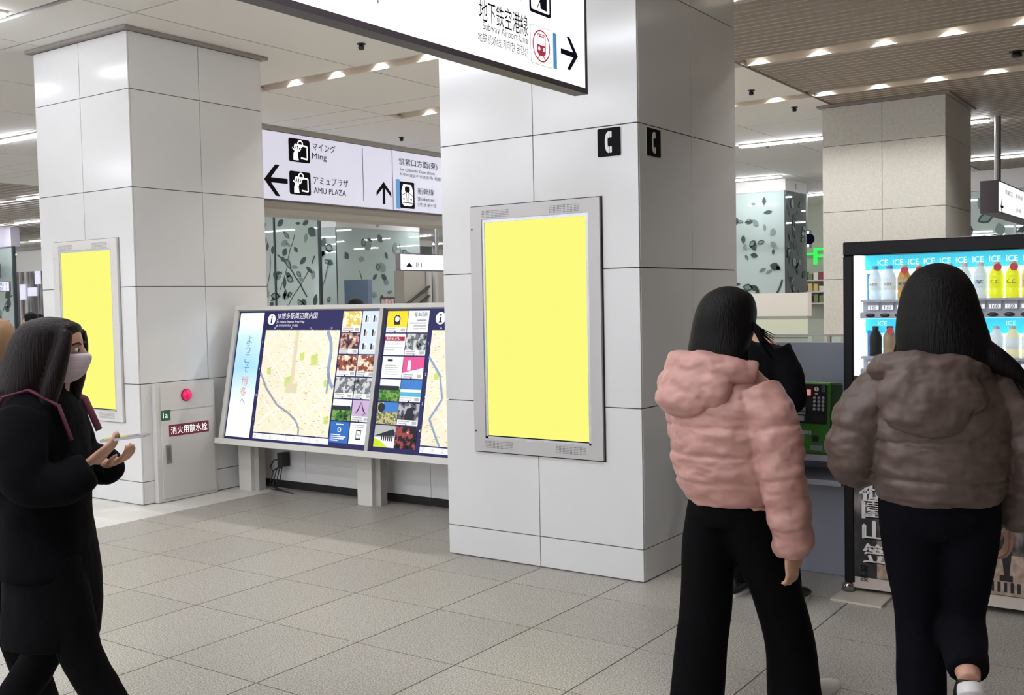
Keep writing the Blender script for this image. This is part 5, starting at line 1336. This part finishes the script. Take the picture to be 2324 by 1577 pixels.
limb(j, [(.15, -.015, 1.275, .10), (.24, -.02, 1.19, .10), (.285, -.025, 1.06, .095), (.285, .05, .93, .088), (.27, .10, .83, .075), (.265, .11, .80, .05)], 90, 24, (.3, .6, .85), .07, .011)
limb(j, [(-.15, -.015, 1.275, .10), (-.235, -.02, 1.19, .10), (-.275, -.02, 1.07, .092), (-.255, .08, 1.0, .085), (-.21, .17, .98, .072), (-.20, .19, .98, .05)], 90, 24, (.3, .6, .85), .07, .011)
fuse(j, .0062, 1, .012, 8.0, (1, 1, 2.0), 14.0).build('jacket', M_GRAYJ, W2, smooth=True)
h = MB()
ball(h, (-.05, -.165, 1.265), (.175, .08, .105)); ball(h, (-.06, -.19, 1.21), (.14, .06, .08))
limb(h, [(-.19, -.05, 1.345, .045), (-.15, -.13, 1.36, .05), (-.04, -.17, 1.36, .05), (.06, -.14, 1.345, .05), (.14, -.05, 1.33, .04)], 24, 16)
fuse(h, .0075, 3, .011, 11.0, (1, 1, 1.5), 17.0).build('hood', M_GRAYJ, W2, smooth=True)
hm = MB()
torso(hm, [(1.33, .02, -.075, .13, .07), (1.38, .015, -.07, .15, .10), (1.46, .005, -.045, .145, .122), (1.55, .0, -.02, .128, .125), (1.62, .0, -.01, .108, .112), (1.67, .0, -.005, .072, .078), (1.690, 0, -.005, .03, .035), (1.695, 0, 0, .01, .01)], 44, 36)
limb(hm, [(.09, -.08, 1.42, .05), (.165, -.10, 1.37, .042), (.225, -.11, 1.33, .024), (.26, -.11, 1.29, .006)], 16, 12)
hm = fuse(hm, .007, 3)
hair_strands(hm, R_, (.008, -.045), dict(ang=(3.0, 6.5), z=1.355, dz=.03, r=(.155, .125), mid=(.145, .11), zm=1.45), 300, .004)
for k in range(26): hm.tube([(.12, -.10, 1.41), (.19, -.12, 1.375-.001*k), (.235+.035*R_.random(), -.125, 1.33-.0035*k)], [.004, .003, .0006], 5)
hm.build('hair', M_HAIR, W2, smooth=True)
shoe(W2, -.045, .0, .0, 0, M_SHOEB, .24)
shoe(W2, .06, -.225, .27, .05, M_SHOEB, .24, 1.0)
k = MB(); limb(k, [(.06, -.222, .345, .040), (.06, -.235, .33, .043), (.06, -.245, .318, .043)], 8, 14); k.build('sock', M_SHOEW, W2, smooth=True)

# ---------------------------------------------------------------- person in black at the payphone
W3 = person(1672, 1355, 5.45, 4, 'person in black jacket standing at the payphone')
p3 = (onZ(1660, 1355)+onZ(1803, 1357))/2; W3.location = (p3[0]-.085, p3[1], 0)
body(W3, [(.82, 0, 0, .13, .10), (.92, 0, 0, .15, .11), (1.05, 0, 0, .14, .1), (1.2, 0, 0, .16, .10), (1.34, 0, 0, .18, .08), (1.40, 0, 0, .08, .06)], (-.035, .03, 1.395), .95,
     [[(-.09, 0, .88, .085), (-.08, .02, .48, .058), (-.06, .0, .08, .04)], [(.09, 0, .88, .085), (.16, .02, .48, .058), (.23, .0, .08, .04)]],
     [[(.18, 0, 1.32, .045), (.24, .02, 1.08, .04), (.14, .22, 1.0, .028)], [(-.18, 0, 1.32, .045), (-.24, .02, 1.08, .04), (-.12, .2, 1.05, .028)]],
     [((.13, .235, 1.0), (-.3, 1, 0), (0, 0, 1), (-1, -.3, 0), .95, .5), ((-.11, .22, 1.05), (.3, 1, .1), (0, 0, 1), (1, -.3, 0), .95, .7)], .008)
t = MB(); torso(t, [(.76, 0, 0, .12, .10), (.84, 0, 0, .17, .13), (.96, 0, 0, .16, .12)], 12, 24)
limb(t, [(-.085, 0, .84, .10), (-.08, .02, .50, .08), (-.06, 0, .07, .075)], 22, 18); limb(t, [(.085, 0, .84, .10), (.16, .02, .50, .08), (.23, 0, .07, .075)], 22, 18)
fuse(t, .012, 4, .01, 5, (1, 1, .4), 22).build('trousers', M_TROU, W3, smooth=True)
j = MB(); torso(j, [(.84, 0, 0, .20, .15), (1.0, 0, 0, .21, .155), (1.2, 0, 0, .225, .15), (1.32, 0, -.005, .22, .125), (1.365, -.02, -.01, .13, .095), (1.405, -.03, 0, .085, .085)], 30, 32)
for s_ in (-1, 1): limb(j, [(s_*.17, 0, 1.305, .085), (s_*.235, .0, 1.2, .075), (s_*.255, .02, 1.08, .07), (s_*.19, .14, 1.03, .06), (s_*.13, .215, 1.03, .05)], 24, 18)
fuse(j, .010, 4, .012, 7, (1, 1, 1), 25).build('jacket', M_BLACKC, W3, smooth=True)
hm = MB(); torso(hm, [(1.39, -.035, -.02, .07, .06), (1.45, -.035, .0, .086, .09), (1.52, -.035, .01, .088, .098), (1.585, -.035, .015, .068, .078), (1.612, -.035, .015, .02, .02)], 24, 28)
fuse(hm, .008, 3).build('hair', M_HAIR, W3, smooth=True)
shoe(W3, -.06, -.02, 0, .1, M_SHOEB, .26); shoe(W3, .235, -.02, 0, -.2, M_SHOEB, .26)

# ---------------------------------------------------------------- masked woman in black, walking with a phone
W4 = person(96, 700, 3.45, 52, 'person in long black coat and white face mask looking at a phone')
body(W4, [(.78, 0, 0, .12, .09), (.88, 0, 0, .15, .11), (1.0, 0, 0, .125, .09), (1.14, 0, 0, .145, .10), (1.27, 0, -.01, .165, .08), (1.33, 0, -.01, .07, .06)], (0.0, .045, 1.355), .96,
     [[(.08, 0, .84, .085), (.085, .07, .64, .07), (.085, .115, .46, .056), (.085, .22, .26, .05), (.085, .33, .09, .036)], [(-.08, 0, .84, .085), (-.085, -.03, .64, .07), (-.085, -.06, .46, .056), (-.085, -.17, .28, .05), (-.085, -.29, .15, .036)]],
     [[(.165, 0, 1.25, .042), (.20, .02, 1.05, .038), (.13, .165, 1.10, .026)], [(-.165, 0, 1.25, .042), (-.2, .02, 1.05, .038), (-.12, .15, 1.06, .026)]],
     [((.125, .172, 1.105), (-.35, .8, .55), (.6, .1, -.7), (-.7, -.2, -.5), .88, .85), ((-.11, .165, 1.065), (.5, .8, .3), (0, -.2, -1), (1, -.3, 0), .88, .9)], .005)
co = MB()
torso(co, [(.735, .0, -.02, .19, .155), (.78, 0, -.02, .19, .155), (.95, 0, -.02, .18, .14), (1.08, 0, -.0, .19, .128), (1.22, 0, .0, .20, .118), (1.29, 0, -.008, .165, .102), (1.335, 0, -.02, .11, .09), (1.37, 0, -.005, .085, .085)], 40, 36)
limb(co, [(.15, -.01, 1.26, .08), (.21, -.005, 1.16, .078), (.225, .02, 1.06, .074), (.19, .10, 1.045, .07), (.15, .155, 1.07, .064), (.135, .18, 1.085, .05)], 30, 20)
limb(co, [(-.15, -.01, 1.26, .08), (-.21, -.005, 1.16, .078), (-.225, .02, 1.06, .074), (-.19, .10, 1.05, .07), (-.14, .15, 1.05, .06), (-.125, .165, 1.06, .048)], 30, 20)
fuse(co, .009, 4, .012, 6, (1, 1, .6), 31).build('coat', M_BLACKC, W4, smooth=True)
sk = MB(); torso(sk, [(.50, 0, -.005, .17, .145), (.54, 0, -.005, .172, .148), (.66, 0, 0, .17, .148), (.80, 0, 0, .165, .14), (.9, 0, 0, .14, .11)], 26, 40)
fuse(sk, .010, 4, .012, 7, (1, 1, .3), 33).build('skirt', mat('black_skirt', (12, 11, 14), rough=.9, spec=.1, bump=.3, bump_scale=40), W4, smooth=True)
lg = MB()
limb(lg, [(.08, .03, .78, .092), (.085, .07, .64, .082), (.085, .115, .46, .068), (.085, .22, .26, .062), (.085, .325, .11, .046)], 24, 18)
limb(lg, [(-.08, -.01, .78, .092), (-.085, -.03, .64, .082), (-.085, -.06, .46, .068), (-.085, -.17, .28, .062), (-.085, -.285, .17, .046)], 24, 18)
fuse(lg, .008, 3, .004, 8).build('tights', M_TROU, W4, smooth=True)
hm = MB()
torso(hm, [(1.20, .0, -.075, .10, .055), (1.26, .0, -.075, .125, .075), (1.33, .0, -.055, .128, .098), (1.40, 0, -.028, .118, .108), (1.47, 0, -.005, .108, .112), (1.53, 0, .015, .094, .10), (1.562, 0, .02, .058, .066), (1.575, 0, .02, .012, .012)], 44, 36)
for s_ in (-1, 1): limb(hm, [(s_*.06, .095, 1.525, .022), (s_*.082, .09, 1.47, .026), (s_*.098, .068, 1.38, .032), (s_*.105, .045, 1.30, .03), (s_*.10, .05, 1.24, .02), (s_*.095, .055, 1.20, .006)], 24, 12)
ball(hm, (0, .07, 1.535), (.075, .05, .025))
hm = fuse(hm, .006, 3)
hair_strands(hm, R_, (0, -.06), dict(ang=(3.0, 6.5), z=1.215, dz=.03, r=(.12, .07), mid=(.128, .10), zm=1.33), 260, .004)
hm.build('hair', mat('hair_brown_black', (24, 15, 15), rough=.5, bump=.5, bump_scale=12, stretch=(14, 14, .8), spec=.18), W4, smooth=True)
mk = MB()
rows = [(1.352, .030, .028), (1.365, .050, .056), (1.385, .060, .078), (1.405, .064, .088), (1.425, .0665, .096), (1.440, .0675, .098), (1.452, .066, .090)]
rings = []
for z, w, f in spline(rows, 18):
    outl = [(w*math.cos(a)*1.06, .045+(f*1.08)*math.sin(a)**.8 if math.sin(a) > 0 else .045, z) for a in [math.pi*(.04+.92*i/20) for i in range(21)]]
    inn = [(x_*.94, .045+(y_-.045)*.93, z) for x_, y_, _ in reversed(outl)]
    rings.append(outl+inn)
mk.loft(rings)
mo = mk.build('face_mask', mat('mask_white', (222, 206, 214), rough=.8, bump=.4, bump_scale=6, stretch=(.5, .5, 12)), W4, smooth=True)
for s_ in (-1, 1):
    q = MB(); q.tube([(s_*.066, .055, 1.44), (s_*.076, .03, 1.455), (s_*.08, .01, 1.46)], .0015, 6); q.tube([(s_*.060, .055, 1.37), (s_*.074, .03, 1.41), (s_*.08, .01, 1.44)], .0015, 6)
    q.build('ear_loop', M_SHOEW, mo)
shoe(W4, .085, .32, .0, 0, M_SHOEB, .24, -.15); shoe(W4, -.085, -.34, .06, 0, M_SHOEB, .24, .5)
# phone in her hand and bag on her back: things of their own
Rz = Matrix.Rotation(-math.radians(52), 4, 'Z')
def at_w4(x, y, z): v = Rz @ Vector((x, y, z)); return np.array([v.x+W4.location.x, v.y+W4.location.y, v.z])
ph_ = thing('smartphone', at_w4(.085, .25, 1.17), 'thin smartphone held by the masked person in black', 'phone')
o_, r1, u1_ = at_w4(.075, .235, 1.172), at_w4(1, .29, 1.162)-at_w4(0, .29, 1.162), at_w4(.095, 1.29, 1.162+.10)-at_w4(.095, .29, 1.162)
fph = Fr(o_, r1, u1_)
MB().rrect(fph, -.035, .035, -.03, .115, .008, -.004, .004).build('case', mat('phone_case', (206, 204, 206), rough=.3), ph_)
MB().rrect(fph, -.032, .032, -.026, .111, .006, .0041, .0046).build('screen_glass', mat('phone_glass', (44, 46, 54), rough=.1, emit=.2), ph_)
bp = thing('backpack', at_w4(0, -.25, .95), 'dark magenta backpack on the back of the masked person', 'bag')
WORLD[bp.name] = np.zeros(3); bp.rotation_euler = W4.rotation_euler; bp.location = W4.location
q = MB(); torso(q, [(.99, 0, -.185, .13, .05), (1.02, 0, -.18, .185, .07), (1.12, 0, -.178, .205, .076), (1.24, 0, -.165, .185, .07), (1.295, 0, -.155, .12, .045), (1.30, 0, -.155, .02, .015)], 26, 28, sq=.7)
fuse(q, .008, 3, .006, 9).build('pack', mat('magenta_bag', (104, 32, 64), rough=.7, bump=.2, bump_scale=50), bp, smooth=True)
q = MB(); torso(q, [(1.02, 0, -.245, .10, .03), (1.05, 0, -.245, .125, .04), (1.14, 0, -.245, .125, .04), (1.17, 0, -.245, .10, .03)], 12, 24, sq=.7); q.build('front_pocket', mat('magenta_bag', (92, 30, 58)), bp, smooth=True)
for s_ in (-1, 1):
    q = MB(); q.tube([(s_*.10, -.12, 1.26), (s_*.11, -.085, 1.32), (s_*.115, -.005, 1.34), (s_*.12, .085, 1.29), (s_*.13, .125, 1.18)], [(.02, .006)]*5, 10); q.build('strap', mat('magenta_bag', (92, 30, 58)), bp, smooth=True)

# ---------------------------------------------------------------- person with light brown hair, almost hidden behind her
W5 = person(-42, 700, 3.95, 40, 'person with light brown hair half hidden behind the masked person')
body(W5, [(.82, 0, 0, .13, .10), (.92, 0, 0, .15, .11), (1.05, 0, 0, .13, .1), (1.2, 0, 0, .15, .10), (1.29, 0, 0, .17, .08), (1.34, 0, 0, .08, .06)], (0.0, .03, 1.365), .95,
     [[(-.09, 0, .88, .085), (-.10, -.06, .48, .058), (-.1, -.16, .08, .04)], [(.09, 0, .88, .085), (.10, .1, .48, .058), (.10, .18, .08, .04)]],
     [[(.17, 0, 1.28, .045), (.22, .0, 1.04, .04), (.22, .06, .8, .028)], [(-.17, 0, 1.28, .045), (-.22, .0, 1.04, .04), (-.22, .06, .8, .028)]],
     [((.22, .065, .79), (0, .1, -1), (1, 0, 0), (0, 1, 0), .95, .4), ((-.22, .065, .79), (0, .1, -1), (-1, 0, 0), (0, 1, 0), .95, .4)], .008)
j = MB(); torso(j, [(.62, 0, 0, .19, .15), (.9, 0, 0, .18, .145), (1.2, 0, 0, .19, .14), (1.28, 0, -.005, .18, .115), (1.33, 0, -.01, .12, .09), (1.37, 0, 0, .08, .08)], 30, 32)
for s_ in (-1, 1): limb(j, [(s_*.16, 0, 1.27, .075), (s_*.215, .0, 1.15, .068), (s_*.225, .0, 1.03, .064), (s_*.225, .04, .9, .058), (s_*.22, .06, .82, .05)], 24, 18)
fuse(j, .010, 4, .010, 7, (1, 1, 1), 45).build('coat', mat('plum_coat', (60, 30, 48), rough=.85), W5, smooth=True)
t = MB()
for s_, y1 in ((-1, -.16), (1, .18)): limb(t, [(s_*.085, 0, .80, .10), (s_*.1, y1*.4, .48, .075), (s_*.1, y1, .07, .065)], 22, 18)
fuse(t, .012, 4).build('trousers', M_TROU, W5, smooth=True)
hm = MB(); torso(hm, [(1.30, 0, -.03, .09, .06), (1.40, 0, -.01, .1, .09), (1.48, 0, .01, .098, .105), (1.55, 0, .015, .075, .085), (1.578, 0, .015, .02, .02)], 24, 28)
fuse(hm, .008, 3).build('hair', mat('hair_light_brown', (170, 132, 96), rough=.5, bump=.5, bump_scale=12, stretch=(14, 14, .8)), W5, smooth=True)
shoe(W5, -.1, -.2, 0, 0, M_SHOEB, .24); shoe(W5, .1, .16, 0, 0, M_SHOEB, .24)

# ---------------------------------------------------------------- passers-by far away, of whom only the heads show
for px_, D_, k_, yaw_, lb_ in ((802, 12.0, 1.025, 70, 'person in black jacket passing far behind the map board'), (72, 14.0, .97, -150, 'person in black jacket in the far passage beside the post'), (91, 14.6, .955, -120, 'shorter person in black jacket in the far passage')):
    q_ = atD(px_, 700, D_); c_ = copy_tree(W3, (q_[0], q_[1], 0), label=lb_); c_.scale = (k_, k_, k_); c_.rotation_euler = (0, 0, -math.radians(yaw_))
